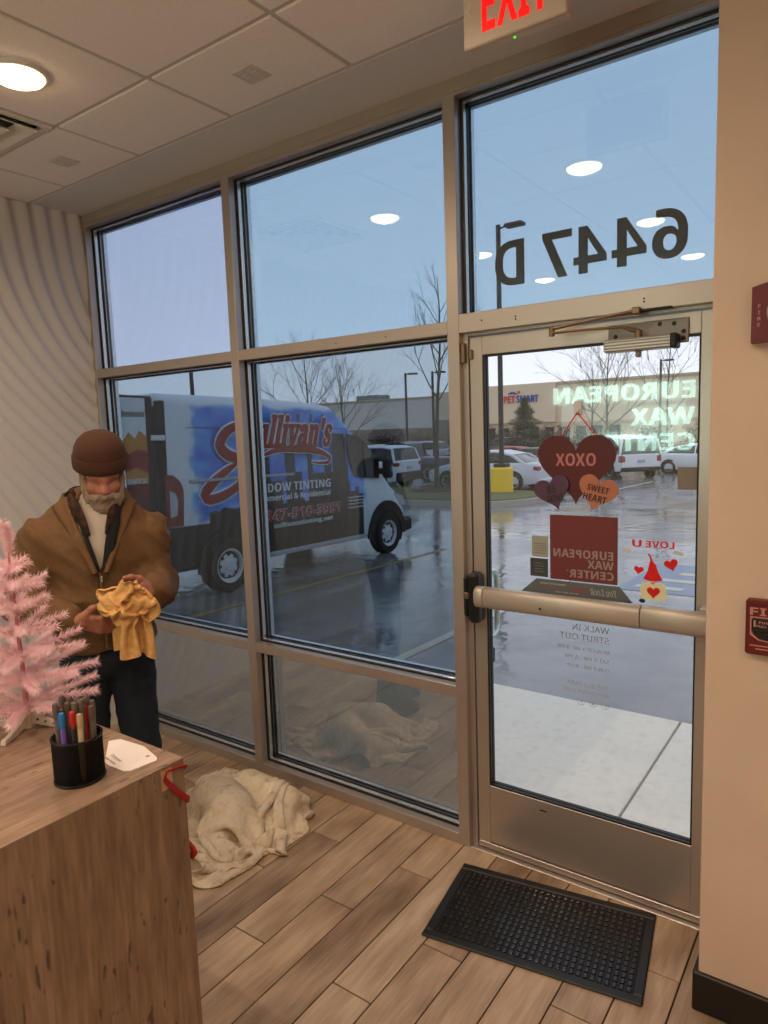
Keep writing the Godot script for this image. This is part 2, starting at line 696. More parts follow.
func lite(win: Node3D, x0: float, x1: float, y0: float, y1: float, tint: String) -> void:
	put(ring(x0, x1, y0, y1, -0.050, -0.040, 0.005), "gasket", M["black gasket"], win)
	put(ring(x0, x1, y0, y1, -0.072, -0.052, 0.009, 0.001), "glazing_stop", M["bright aluminium"], win)
	put(ring(x0, x1, y0, y1, -0.090, -0.072, 0.007), "gasket", M["black gasket"], win)
	put(ring(x0, x1, y0, y1, -0.130, -0.108, 0.012), "outer_stop", M["bright aluminium"], win)
	var gl := put(Sh.new().bx(Vector3(x0, y0, -0.104), Vector3(x1, y1, -0.098)), "pane", M["clear glass"], win)
	if tint:
		put(Sh.new().bx(Vector3(x0 + 0.006, y0 + 0.006, -0.0935), Vector3(x1 - 0.006, y1 - 0.006, -0.0925)), "reflective_coat", M[{"lower tint film": "strong reflective coat", "middle tint film": "faint reflective coat"}.get(tint, "reflective coat")], gl)
		put(Sh.new().bx(Vector3(x0 + 0.008, y0 + 0.008, -0.0955), Vector3(x1 - 0.008, y1 - 0.008, -0.0945)), "tint_film", M[tint], gl)


func build_storefront() -> void:
	var al: Material = M["brushed aluminium"]
	var bars := func(win: Node3D, list: Array) -> void:
		for b in list:
			put(Sh.new().bx(Vector3(b[1], b[3], -0.13), Vector3(b[2], b[4], 0.0), 0.0015), b[0], al, win)
	var w1 := thing("window_1", "storefront window bay beside the rippled wall, three tinted lites", "window", Vector3.ZERO, 0.0, "", "structure")
	bars.call(w1, [["jamb", -2.512, -2.47, 0.0, 3.035], ["mullion", -1.2996, -1.2457, 0.0, 3.035], ["head", -2.47, -1.2996, 3.013, 3.035], ["rail", -2.47, -1.2996, 2.15, 2.2004], ["rail", -2.47, -1.2996, 0.6604, 0.7092], ["sill", -2.47, -1.2996, 0.0, 0.049]])
	lite(w1, -2.47, -1.2996, 2.2004, 3.013, "left tint film")
	lite(w1, -2.47, -1.2996, 0.7092, 2.15, "middle tint film")
	lite(w1, -2.47, -1.2996, 0.049, 0.6604, "lower tint film")
	var w2 := thing("window_2", "storefront window bay next to the door, three tinted lites", "window", Vector3.ZERO, 0.0, "", "structure")
	bars.call(w2, [["mullion", -0.0528, 0.0, 0.0, 3.035], ["head", -1.2457, -0.0528, 3.013, 3.035], ["rail", -1.2457, -0.0528, 2.15, 2.2004], ["rail", -1.2457, -0.0528, 0.6604, 0.7092], ["sill", -1.2457, -0.0528, 0.0, 0.049]])
	lite(w2, -1.2457, -0.0528, 2.2004, 3.013, "upper tint film")
	lite(w2, -1.2457, -0.0528, 0.7092, 2.15, "middle tint film")
	lite(w2, -1.2457, -0.0528, 0.049, 0.6604, "lower tint film")
	for x in [-0.35, -0.62]:
		put(Sh.new().lathe([Vector2(0.0, 0.0012), Vector2(0.003, 0.0008), Vector2(0.0035, 0.0)], 8, Transform3D(Basis(Vector3.RIGHT, PI / 2), Vector3(x, 2.172, 0.0))), "screw", M["dark steel"], w2)
	var w3 := thing("window_3", "tinted transom window over the glass door", "window", Vector3.ZERO, 0.0, "", "structure")
	bars.call(w3, [["head", 0.0, 0.97, 3.022, 3.035], ["header", 0.0, 0.97, 2.15, 2.222], ["jamb", 0.95, 0.97, 0.0, 3.035]])
	for q in [[0.10, 2.188], [0.24, 2.186], [0.24, 2.176], [0.70, 2.188], [0.70, 2.178]]:
		put(Sh.new().lathe([Vector2(0.0, 0.0012), Vector2(0.003, 0.0008), Vector2(0.0035, 0.0)], 8, Transform3D(Basis(Vector3.RIGHT, PI / 2), Vector3(q[0], q[1], 0.0))), "screw", M["dark steel"], w3)
	lite(w3, 0.002, 0.97, 2.222, 3.022, "upper tint film")
	# frame pocket that the door shuts into
	put(Sh.new().bx(Vector3(0.0, 0.0, -0.13), Vector3(0.024, 2.15, -0.028), 0.001), "door_stop", al, w3)
	put(Sh.new().bx(Vector3(0.024, 2.138, -0.13), Vector3(0.95, 2.15, -0.03), 0.001), "door_stop", al, w3)
	var th := put(Sh.new().bx(Vector3(0.0, -0.006, -0.15), Vector3(0.97, 0.005, -0.004), 0.002), "trim_3", M["brushed aluminium"])
	tag(th, "flat metal threshold plate under the glass door", "threshold", "", "structure")


func build_door() -> void:
	var al: Material = M["brushed aluminium"]
	var d := thing("door_1", "aluminium framed glass door with a full width push bar", "door", Vector3.ZERO, 0.0, "", "structure")
	var zb := -0.075
	var zf := -0.03
	put(Sh.new().bx(Vector3(0.03, 0.012, zb), Vector3(0.084, 2.132, zf), 0.0015), "stile", al, d)
	put(Sh.new().bx(Vector3(0.872, 0.012, zb), Vector3(0.943, 2.132, zf), 0.0015), "stile", al, d)
	put(Sh.new().bx(Vector3(0.084, 2.062, zb), Vector3(0.872, 2.132, zf), 0.0015), "rail", al, d)
	put(Sh.new().bx(Vector3(0.084, 0.04, zb), Vector3(0.872, 0.292, zf), 0.0015), "rail", al, d)
	put(Sh.new().bx(Vector3(0.03, 0.010, zb + 0.004), Vector3(0.943, 0.036, zf + 0.006), 0.002), "door_sweep", M["brushed aluminium"], d)
	put(ring(0.084, 0.872, 0.292, 2.062, -0.0465, -0.034, 0.006), "gasket", M["black gasket"], d)
	put(ring(0.084, 0.872, 0.292, 2.062, -0.070, -0.056, 0.006), "gasket", M["black gasket"], d)
	put(Sh.new().bx(Vector3(0.084, 0.292, -0.0545), Vector3(0.872, 2.062, -0.0485)), "pane", M["clear glass"], d)
	# push bar
	var pb := Node3D.new()
	pb.name = "push_bar"
	d.add_child(pb)
	var prof := []
	for k in 20:
		var a := TAU * k / 20
		prof.append(Vector2(0.030 * signf(cos(a)) * pow(absf(cos(a)), 0.75), 0.042 * signf(sin(a)) * pow(absf(sin(a)), 0.75)))
	var seg := func(xa: float, xb: float, called: String) -> void:
		var rings := []
		for e in [[xa, 0.94], [xa + 0.003, 1.0], [xb - 0.003, 1.0], [xb, 0.94]]:
			var rr := []
			for q in prof:
				rr.append(Vector3(e[0], 1.118 + q.y * e[1], 0.038 - q.x * e[1]))
			rings.append(rr)
		put(Sh.new().loft(rings), called, M["bar metal"], pb)
	mat("bar metal", Color(0.70, 0.66, 0.62), 0.45, 0.5)
	seg.call(0.076, 0.112, "end_cap")
	seg.call(0.115, 0.711, "bar")
	seg.call(0.714, 0.935, "bar")
	put(Sh.new().lathe([Vector2(0.0, 0.001), Vector2(0.004, 0.0007), Vector2(0.005, 0.0)], 10, Transform3D(Basis(Vector3.RIGHT, PI / 2), Vector3(0.355, 1.108, 0.068))), "screw", M["dark steel"], pb)
	put(Sh.new().bx(Vector3(0.026, 1.0, -0.03), Vector3(0.076, 1.205, 0.028), 0.012), "latch_housing", M["black plastic"], pb)
	put(Sh.new().bx(Vector3(0.000, 1.02, -0.026), Vector3(0.022, 1.185, 0.012), 0.006), "strike", M["dark steel"], pb)
	put(Sh.new().bx(Vector3(0.004, 1.095, 0.002), Vector3(0.03, 1.12, 0.018), 0.002), "latch_bolt", M["bronze metal"], pb)
	put(Sh.new().bx(Vector3(0.89, 1.07, -0.03), Vector3(0.93, 1.166, 0.02), 0.004), "bracket", al, pb)
	# closer on the top rail
	var cl := Node3D.new()
	cl.name = "door_closer"
	d.add_child(cl)
	put(Sh.new().bx(Vector3(0.575, 2.036, -0.03), Vector3(0.836, 2.116, -0.022), 0.002), "mounting_plate", M["closer paint"], cl)
	for q in [[0.60, 2.076], [0.745, 2.103], [0.79, 2.10], [0.82, 2.072], [0.82, 2.05]]:
		put(Sh.new().lathe([Vector2(0.0, 0.003), Vector2(0.006, 0.002), Vector2(0.0075, 0.0)], 10, Transform3D(Basis(Vector3.RIGHT, PI / 2), Vector3(q[0], q[1], -0.022))), "bolt", M["dark steel"], cl)
	var body := Sh.new()
	body.bx(Vector3(0.576, 2.020, -0.022), Vector3(0.806, 2.062, 0.035), 0.005)
	put(body, "closer_body", M["brushed aluminium"], cl)
	for k in 3:
		put(Sh.new().bx(Vector3(0.58, 2.030 + k * 0.010, 0.034), Vector3(0.79, 2.034 + k * 0.010, 0.037), 0.001), "body_rib", M["closer paint"], cl)
	put(Sh.new().bx(Vector3(0.79, 2.018, -0.02), Vector3(0.812, 2.064, 0.038), 0.004), "end_cover", M["dark steel"], cl)
	put(Sh.new().lathe([Vector2(0.0, -0.022), Vector2(0.009, -0.022), Vector2(0.010, -0.004), Vector2(0.016, 0.0), Vector2(0.016, 0.002)], 14, Transform3D(Basis(), Vector3(0.687, 2.02, 0.012))), "spindle", M["closer paint"], cl)
	put(Sh.new().lathe([Vector2(0.012, 0.0), Vector2(0.012, 0.022), Vector2(0.007, 0.026), Vector2(0.0, 0.026)], 14, Transform3D(Basis(), Vector3(0.687, 2.062, 0.012))), "spindle", M["bronze metal"], cl)
	put(Sh.new().tube([Vector3(0.687, 2.085, 0.012), Vector3(0.665, 2.088, 0.018), Vector3(0.64, 2.100, 0.03), Vector3(0.52, 2.103, 0.045), Vector3(0.405, 2.103, 0.055)], [0.012, 0.011, 0.008, 0.007, 0.009], 8, true, 0.6), "arm", M["bronze metal"], cl)
	put(Sh.new().lathe([Vector2(0.0, -0.014), Vector2(0.010, -0.014), Vector2(0.010, 0.018), Vector2(0.0, 0.018)], 12, Transform3D(Basis(), Vector3(0.402, 2.105, 0.055))), "pivot", M["bronze metal"], cl)
	put(Sh.new().tube([Vector3(0.402, 2.116, 0.055), Vector3(0.48, 2.128, 0.042), Vector3(0.60, 2.142, 0.024), Vector3(0.675, 2.150, 0.016)], [0.008, 0.0085, 0.008, 0.008], 8, true, 0.7), "arm", M["bronze metal"], cl)
	put(Sh.new().bx(Vector3(0.668, 2.138, -0.002), Vector3(0.694, 2.160, 0.03), 0.003), "pivot", M["bronze metal"], cl)
	put(Sh.new().bx(Vector3(0.69, 2.146, -0.01), Vector3(0.79, 2.152, 0.02), 0.001), "shoe", M["dark steel"], cl)
	# door contact pair
	put(Sh.new().bx(Vector3(0.002, 2.036, -0.028), Vector3(0.018, 2.112, -0.008), 0.002), "contact_sensor", M["bronze metal"], d)
	put(Sh.new().bx(Vector3(0.033, 2.048, -0.03), Vector3(0.045, 2.086, -0.018), 0.002), "contact_sensor", M["bronze metal"], d)
	put(Sh.new().bx(Vector3(0.305, 0.250, -0.0305), Vector3(0.335, 0.255, -0.0293)), "maker_plate", M["dark steel"], d)
	# pull and lock outside
	var hx := 0.062
	put(Sh.new().tube([Vector3(hx, 1.19, -0.075), Vector3(hx, 1.19, -0.125), Vector3(hx, 1.178, -0.155), Vector3(hx, 1.145, -0.168), Vector3(hx, 1.05, -0.168), Vector3(hx, 0.96, -0.168), Vector3(hx, 0.925, -0.155), Vector3(hx, 0.913, -0.125), Vector3(hx, 0.913, -0.075)], 0.0125, 12), "pull_handle", M["chrome tube"], d)
	put(Sh.new().bx(Vector3(0.045, 0.80, -0.112), Vector3(0.082, 0.875, -0.075), 0.010), "lock_cover", M["black plastic"], d)
	put(Sh.new().bx(Vector3(0.05, 0.86, -0.098), Vector3(0.075, 0.905, -0.075), 0.006), "lock_cover", M["black plastic"], d)


func ceiling_lights() -> void:
	glow("lamp lens", Color(1, 0.95, 0.86), Color(1.0, 0.86, 0.63), 8.0)
	mat("lamp trim", Color(0.86, 0.84, 0.80), 0.5)
	var trim := Sh.new().lathe([Vector2(0.088, -0.012), Vector2(0.098, -0.011), Vector2(0.104, -0.005), Vector2(0.105, 0.0), Vector2(0.0, 0.0)], 40)
	trim.st.generate_normals()
	var tm := trim.st.commit()
	var lens := Sh.new().lathe([Vector2(0.0, -0.034), Vector2(0.04, -0.0325), Vector2(0.070, -0.027), Vector2(0.084, -0.020), Vector2(0.089, -0.012), Vector2(0.089, -0.002), Vector2(0.0, -0.002)], 40)
	lens.st.generate_normals()
	var lm := lens.st.commit()
	var where := {
		Vector2i(1, 0): "round ceiling light nearest the rippled wall and storefront, seen lit", Vector2i(3, 0): "round ceiling light in the storefront row, before the door transom",
		Vector2i(1, 2): "round ceiling light of the middle row nearest the rippled wall", Vector2i(3, 2): "round ceiling light of the middle row, second from the rippled wall",
		Vector2i(5, 2): "round ceiling light of the middle row, third from the rippled wall", Vector2i(7, 2): "round ceiling light of the middle row, fourth from the rippled wall",
		Vector2i(1, 4): "round ceiling light of the back row nearest the rippled wall", Vector2i(3, 4): "round ceiling light of the back row, second from the rippled wall",
		Vector2i(5, 4): "round ceiling light of the back row, third from the rippled wall", Vector2i(7, 4): "round ceiling light of the back row, fourth from the rippled wall",
	}
	for q: Vector2i in where:
		var at := Vector3(TX + TILE * (q.x + 0.5), CEIL, TZ + TILE * (q.y + 0.5))
		var t := thing("ceiling_light", where[q], "ceiling light", at, 0.0, "round ceiling lights")
		hang(tm, "trim_ring", M["lamp trim"], t)
		hang(lm, "lens", M["lamp lens"], t)
		var l := SpotLight3D.new()
		l.name = "lamp_glow"
		l.light_color = LAMP_COLOR
		l.light_energy = LAMP_ENERGY
		l.light_size = 0.02
		l.spot_angle = 86.0
		l.spot_angle_attenuation = 1.0
		l.spot_range = 14.0
		l.spot_attenuation = 2.0
		l.shadow_enabled = true
		t.add_child(l)
		l.position = Vector3(0, -0.022, 0)
		l.rotation.x = -PI / 2


func ceiling_fittings() -> void:
	for q in [[0, "small square louvred ceiling plate nearest the rippled wall"], [2, "small square louvred ceiling plate farther from the rippled wall"]]:
		var t := thing("ceiling_plate", q[1], "ceiling plate", Vector3(TX + TILE * (q[0] + 0.5), CEIL, 0.495), 0.0, "square ceiling plates")
		put(ring(-0.052, 0.052, -0.052, 0.052, -0.001, 0.004, 0.009, 0.0012), "frame", M["white fitting"], t).rotation.x = PI / 2
		put(Sh.new().box(Vector3(0, -0.001, 0), Vector3(0.092, 0.002, 0.092)), "backing", M["ceiling grid paint"], t)
		for k in 4:
			for sx in [-1, 1]:
				put(Sh.new().box(Vector3(0.021 * sx, -0.003, -0.031 + 0.0207 * k), Vector3(0.037, 0.003, 0.014), 0.001), "louvre", M["white fitting"], t)
	var d := thing("air_diffuser", "square ceiling air diffuser with stepped vanes beside the lit lamp", "air diffuser", Vector3(TX + TILE * 0.5, CEIL, TZ + TILE * 0.5))
	put(ring(-0.305, 0.305, -0.305, 0.305, -0.012, 0.006, 0.028, 0.002), "frame", M["white fitting"], d).rotation.x = PI / 2
	put(Sh.new().box(Vector3(0, 0.03, 0), Vector3(0.60, 0.02, 0.60)), "plenum", M["dark steel"], d)
	for k in 3:
		var r0 := 0.262 - 0.075 * k
		var s := Sh.new()
		for e in 4:
			var b := Basis(Vector3.UP, e * PI / 2)
			s.g = -1
			s.quad(b * Vector3(-r0, -0.018, r0), b * Vector3(r0, -0.018, r0), b * Vector3(r0 - 0.05, 0.014, r0 - 0.05), b * Vector3(-r0 + 0.05, 0.014, r0 - 0.05))
			s.quad(b * Vector3(-r0, -0.014, r0), b * Vector3(-r0 + 0.05, 0.018, r0 - 0.05), b * Vector3(r0 - 0.05, 0.018, r0 - 0.05), b * Vector3(r0, -0.014, r0))
			s.quad(b * Vector3(-r0, -0.018, r0), b * Vector3(-r0, -0.014, r0), b * Vector3(r0, -0.014, r0), b * Vector3(r0, -0.018, r0))
		put(s, "vane", M["white fitting"], d)
	put(Sh.new().box(Vector3(0, -0.01, 0), Vector3(0.10, 0.012, 0.10), 0.004), "centre_plate", M["white fitting"], d)


func exit_sign() -> void:
	mat("exit housing", Color(0.80, 0.74, 0.68), 0.5)
	glow("exit red light", Color(0.9, 0.05, 0.05), Color(1.0, 0.012, 0.02), 1.15)
	glow("green indicator light", Color(0.2, 0.9, 0.3), Color(0.1, 1.0, 0.25), 1.6)
	var t := thing("exit_sign", "white ceiling exit sign with glowing red letters above the door", "exit sign", Vector3(0.452, 2.908, 0.45))
	put(Sh.new().bx(Vector3(-0.155, 0.0, -0.055), Vector3(0.155, 0.177, -0.006), 0.006), "housing", M["exit housing"], t)
	put(Sh.new().bx(Vector3(-0.160, -0.004, -0.006), Vector3(0.160, 0.177, 0.004), 0.004), "face_plate", M["exit housing"], t)
	letter("EXIT", Vector3(0.006, 0.100, 0.0048), 0.206, 0.146, 0.002, M["exit red light"], t, "letters")
	put(Sh.new().extrude([Vector2(0, 0), Vector2(0.014, 0.02), Vector2(0.019, 0.02), Vector2(0.005, 0), Vector2(0.019, -0.02), Vector2(0.014, -0.02)], 0.001, Transform3D(Basis(), Vector3(-0.150, 0.10, 0.0042))), "arrow_knockout", M["white fitting"], t)
	put(Sh.new().lathe([Vector2(0.0, -0.002), Vector2(0.003, -0.0015), Vector2(0.0035, 0.0)], 10, Transform3D(Basis(), Vector3(-0.01, -0.001, -0.03))), "indicator_light", M["green indicator light"], t)
	put(Sh.new().bx(Vector3(0.045, -0.0012, -0.04), Vector3(0.12, 0.0002, -0.018)), "test_label", M["ceiling grid paint"], t)
	put(Sh.new().bx(Vector3(-0.06, 0.172, -0.07), Vector3(0.06, 0.1775, 0.0)), "canopy", M["exit housing"], t)


func lobby_sign() -> void:
	glow("sign letter light", Color(0.9, 0.97, 0.95), Color(0.82, 1.0, 0.94), 7.5)
	var t := thing("lobby_sign", "glowing white wall lettering in three lines behind the reception", "wall sign", Vector3(0, 0, 5.0))
	var b := Basis(Vector3.UP, PI)
	for q in [["EUROPEAN", -0.174, -1.648, 2.078, 0.178], ["WAX", -0.174, -0.80, 1.815, 0.178], ["CENTER", -0.174, -1.27, 1.553, 0.182]]:
		letter(q[0], Vector3((q[1] + q[2]) / 2, q[3], -0.03), absf(q[2] - q[1]), q[4], 0.03, M["sign letter light"], t, "lit_letters", b)
	for q in [-0.5, -1.3]:
		put(Sh.new().bx(Vector3(q - 0.35, 1.95, -0.012), Vector3(q + 0.35, 1.962, 0.0)), "mounting_rail", M["brushed aluminium"], t)
	var l := AreaLight3D.new()
	l.name = "sign_glow"
	l.area_size = Vector2(1.3, 0.6)
	l.light_color = Color(0.85, 1.0, 0.95)
	l.light_energy = 0.4
	l.area_range = 12.0
	l.shadow_enabled = true
	t.add_child(l)
	l.position = Vector3(-0.9, 1.85, -0.06)


func glass_print() -> void:
	var b := Basis(Vector3.UP, PI)
	mat("dark vinyl", Color(0.10, 0.105, 0.11), 0.6)
	var n := thing("address_numerals", "dark vinyl street number and unit letter on the transom glass, seen reversed", "lettering")
	for q in [["6", 0.696, 0.810, 2.325, 2.489], ["4", 0.559, 0.678, 2.323, 2.487], ["4", 0.421, 0.542, 2.321, 2.485], ["7", 0.302, 0.416, 2.322, 2.487], ["D", 0.108, 0.230, 2.320, 2.487]]:
		letter(q[0], Vector3((q[1] + q[2]) / 2, (q[3] + q[4]) / 2, -0.106), q[2] - q[1], q[4] - q[3], 0.001, M["dark vinyl"], n, "numeral", b)
	# hours on the lower glass
	mat("grey vinyl", Color(0.66, 0.66, 0.65), 0.6)
	var h := thing("opening_hours", "pale grey vinyl hours lettering low on the door glass, seen reversed", "lettering")
	for q in [["WALK IN", 0.433, 1.021, 0.023, false], ["STRUT OUT", 0.383, 0.983, 0.024, false], ["MON-FRI 9 AM - 8 PM", 0.376, 0.938, 0.015, false], ["SAT 9 AM - 6 PM", 0.405, 0.903, 0.015, false], ["SUN 9 AM - 4 PM", 0.414, 0.869, 0.015, false], ["815 282 1501", 0.417, 0.801, 0.016, false], ["waxcenter.com", 0.398, 0.773, 0.016, false]]:
		letter(q[0], Vector3((q[1] + 0.572) / 2, q[2], -0.0552), 0.572 - q[1], q[3], 0.0006, M["grey vinyl"], h, "line", b, "Droid Sans", q[4])
	for x in [0.467, 0.513, 0.558]:
		put(Sh.new().lathe([Vector2(0.0145, 0.0), Vector2(0.0145, 0.0006), Vector2(0.0132, 0.0006), Vector2(0.0132, 0.0)], 24, Transform3D(Basis(Vector3.RIGHT, PI / 2), Vector3(x, 0.732, -0.0552))), "round_icon", M["grey vinyl"], h)
		letter({0.467: "y", 0.513: "o", 0.558: "f"}[x], Vector3(x, 0.732, -0.0552), 0.0, 0.012, 0.0006, M["grey vinyl"], h, "icon_mark", b)
	# red card and small notices, stuck to the glass and read from outside
	mat("red card", Color(0.40, 0.155, 0.155), 0.6)
	mat("card lettering", Color(0.56, 0.50, 0.48), 0.6)
	var c := thing("red_card", "square dark red card with pale reversed lettering on the door glass", "sign")
	put(Sh.new().bx(Vector3(0.349, 1.2, -0.0480), Vector3(0.604, 1.447, -0.0470)), "card", M["red card"], c)
	for q in [["EUROPEAN", 0.363, 0.588, 1.304, 0.031], ["WAX", 0.494, 0.590, 1.268, 0.030], ["CENTER", 0.425, 0.590, 1.229, 0.030]]:
		letter(q[0], Vector3((q[1] + q[2]) / 2, q[3], -0.0467), q[2] - q[1], q[4], 0.0006, M["card lettering"], c, "lettering", b)
	letter("®", Vector3(0.417, 1.238, -0.0467), 0.0, 0.007, 0.0006, M["card lettering"], c, "lettering", b)
	mat("cream notice", Color(0.56, 0.57, 0.52), 0.7)
	mat("grey notice", Color(0.20, 0.215, 0.225), 0.6)
	mat("notice print", Color(0.42, 0.42, 0.39), 0.7)
	var s1 := thing("cream_notice", "small cream notice with fine print left of the red card", "sticker")
	put(Sh.new().bx(Vector3(0.275, 1.281, -0.0480), Vector3(0.341, 1.362, -0.0470)), "sheet", M["cream notice"], s1)
	for k in 5:
		put(Sh.new().bx(Vector3(0.285 + 0.006 * (k % 2), 1.295 + 0.009 * k, -0.0470), Vector3(0.333, 1.298 + 0.009 * k, -0.0466)), "print_line", M["notice print"], s1)
	var s2 := thing("grey_notice", "small dark grey notice under the cream one", "sticker")
	put(Sh.new().bx(Vector3(0.268, 1.204, -0.0480), Vector3(0.340, 1.275, -0.0470)), "sheet", M["grey notice"], s2)
	for k in 4:
		put(Sh.new().bx(Vector3(0.285, 1.222 + 0.011 * k, -0.0470), Vector3(0.325 - 0.006 * (k % 2), 1.2245 + 0.011 * k, -0.0466)), "print_line", M["notice print"], s2)
	# tapering grey sign resting above the bar
	mat("grey sign", Color(0.345, 0.365, 0.37), 0.55)
	mat("grey sign print", Color(0.66, 0.66, 0.65), 0.6)
	mat("grey sign red print", Color(0.58, 0.22, 0.22), 0.6)
	var y := thing("grey_sign", "grey tapering sign with reversed script lettering just above the push bar", "sign")
	put(Sh.new().extrude([Vector2(0.294, 1.196), Vector2(0.612, 1.195), Vector2(0.664, 1.134), Vector2(0.222, 1.133)], 0.001, Transform3D(Basis(), Vector3(0, 0, -0.0462))), "board", M["grey sign"], y)
	letter("You Look", Vector3(0.553, 1.167, -0.0453), 0.098, 0.026, 0.0006, M["grey sign print"], y, "lettering", b, "Droid Serif", false, 0.25)
	letter("Great!", Vector3(0.462, 1.168, -0.0453), 0.070, 0.024, 0.0006, M["grey sign red print"], y, "lettering", b, "Droid Serif", true, 0.25)
	letter("Thank you for visiting", Vector3(0.360, 1.180, -0.0453), 0.100, 0.009, 0.0006, M["grey sign print"], y, "lettering", b)
	letter("book your next visit", Vector3(0.352, 1.168, -0.0453), 0.105, 0.008, 0.0006, M["grey sign red print"], y, "lettering", b)
	letter("see you again soon", Vector3(0.415, 1.151, -0.0453), 0.090, 0.008, 0.0006, M["grey sign print"], y, "lettering", b)
	put(Sh.new().ball(Vector3(0.642, 1.139, -0.043), Vector3(0.013, 0.007, 0.004), 10), "clip", M["black plastic"], y)
	# stickers
	mat("red vinyl", Color(0.86, 0.10, 0.07), 0.5)
	mat("pale vinyl", Color(0.80, 0.79, 0.74), 0.6)
	mat("yellow vinyl", Color(0.90, 0.87, 0.74), 0.6)
	for k in ["pale vinyl", "yellow vinyl", "red vinyl"]:
		M[k].backlight_enabled = true
		M[k].backlight = M[k].albedo_color * 0.9
	mat("skin vinyl", Color(0.86, 0.55, 0.38), 0.6)
	var l := thing("love_lettering", "red window sticker letters above the gnome, seen reversed", "sticker")
	letter("LOVE", Vector3(0.749, 1.359, -0.0465), 0.095, 0.024, 0.0008, M["red vinyl"], l, "letters", b)
	letter("U", Vector3(0.671, 1.359, -0.0465), 0.032, 0.025, 0.0008, M["red vinyl"], l, "letters", b)
	var gn := thing("gnome_sticker", "window sticker of a gnome in a tall red hat holding a heart", "sticker")
	put(Sh.new().extrude([Vector2(0.711, 1.326), Vector2(0.718, 1.322), Vector2(0.724, 1.303), Vector2(0.737, 1.285), Vector2(0.744, 1.262), Vector2(0.760, 1.234), Vector2(0.745, 1.229), Vector2(0.726, 1.226), Vector2(0.706, 1.229), Vector2(0.694, 1.235), Vector2(0.709, 1.262), Vector2(0.713, 1.286), Vector2(0.718, 1.303), Vector2(0.713, 1.318), Vector2(0.708, 1.321)], 0.0008, Transform3D(Basis(), Vector3(0, 0, -0.0465))), "hat", M["red vinyl"], gn)
	put(Sh.new().extrude([Vector2(0.690, 1.222), Vector2(0.765, 1.222), Vector2(0.776, 1.180), Vector2(0.768, 1.160), Vector2(0.735, 1.155), Vector2(0.690, 1.162), Vector2(0.683, 1.19)], 0.0006, Transform3D(Basis(), Vector3(0, 0, -0.0472))), "body", M["yellow vinyl"], gn)
	put(Sh.new().ball(Vector3(0.727, 1.223, -0.0462), Vector3(0.008, 0.006, 0.002), 10), "nose", M["skin vinyl"], gn)
	put(Sh.new().extrude(heart(0.045, 0.040, Vector2(0.729, 1.186)), 0.0008, Transform3D(Basis(), Vector3(0, 0, -0.0462))), "held_heart", M["red vinyl"], gn)
	put(Sh.new().ball(Vector3(0.691, 1.154, -0.0462), Vector3(0.011, 0.008, 0.002), 10), "boot", M["black plastic"], gn)
	var h1 := put(Sh.new().extrude(heart(0.034, 0.030, Vector2(0.678, 1.262), -0.12), 0.0008, Transform3D(Basis(), Vector3(0, 0, -0.0465))), "heart_sticker", M["red vinyl"])
	tag(h1, "smaller red heart sticker on the latch side of the gnome", "sticker", "heart stickers")
	var h2 := put(Sh.new().extrude(heart(0.046, 0.042, Vector2(0.788, 1.289), 0.3), 0.0008, Transform3D(Basis(), Vector3(0, 0, -0.0465))), "heart_sticker", M["red vinyl"])
	tag(h2, "larger tilted red heart sticker on the hinge side of the gnome", "sticker", "heart stickers")
	var ci := 0
	for q in [[0.638, 1.332, "pale smudged cloud sticker beside the last reversed letter"], [0.810, 1.333, "pale smudged cloud sticker beside the first reversed letter"]]:
		var s := put(Sh.new().extrude([Vector2(-0.018, -0.005), Vector2(-0.016, 0.005), Vector2(-0.004, 0.007), Vector2(0.012, 0.004), Vector2(0.018, -0.003), Vector2(0.004, -0.006)], 0.0006, Transform3D(Basis(Vector3.BACK, -0.25 * ci), Vector3(q[0], q[1], -0.0468))), "cloud_sticker", M["pale vinyl"])
		tag(s, q[2], "sticker", "cloud stickers")
		ci += 1
	var tn := put(Sh.new().bx(Vector3(0.803, 1.552, -0.0480), Vector3(0.866, 1.628, -0.0470), 0.0004), "tan_sticker", mat("tan vinyl", Color(0.48, 0.45, 0.41), 0.6))
	tag(tn, "plain tan square sticker at the hinge edge of the door glass", "sticker")


# outline of a heart, w wide and h high, about its middle
func heart(w: float, h: float, at: Vector2, turn := 0.0) -> Array:
	var out := []
	for k in 40:
		var t := TAU * k / 40
		var x := pow(sin(t), 3)
		var y := (13.0 * cos(t) - 5.0 * cos(2 * t) - 2.0 * cos(3 * t) - cos(4 * t)) / 16.0
		out.append(at + Vector2(x * w / 2, (y + 0.135) * h / 1.815).rotated(turn))
	return out


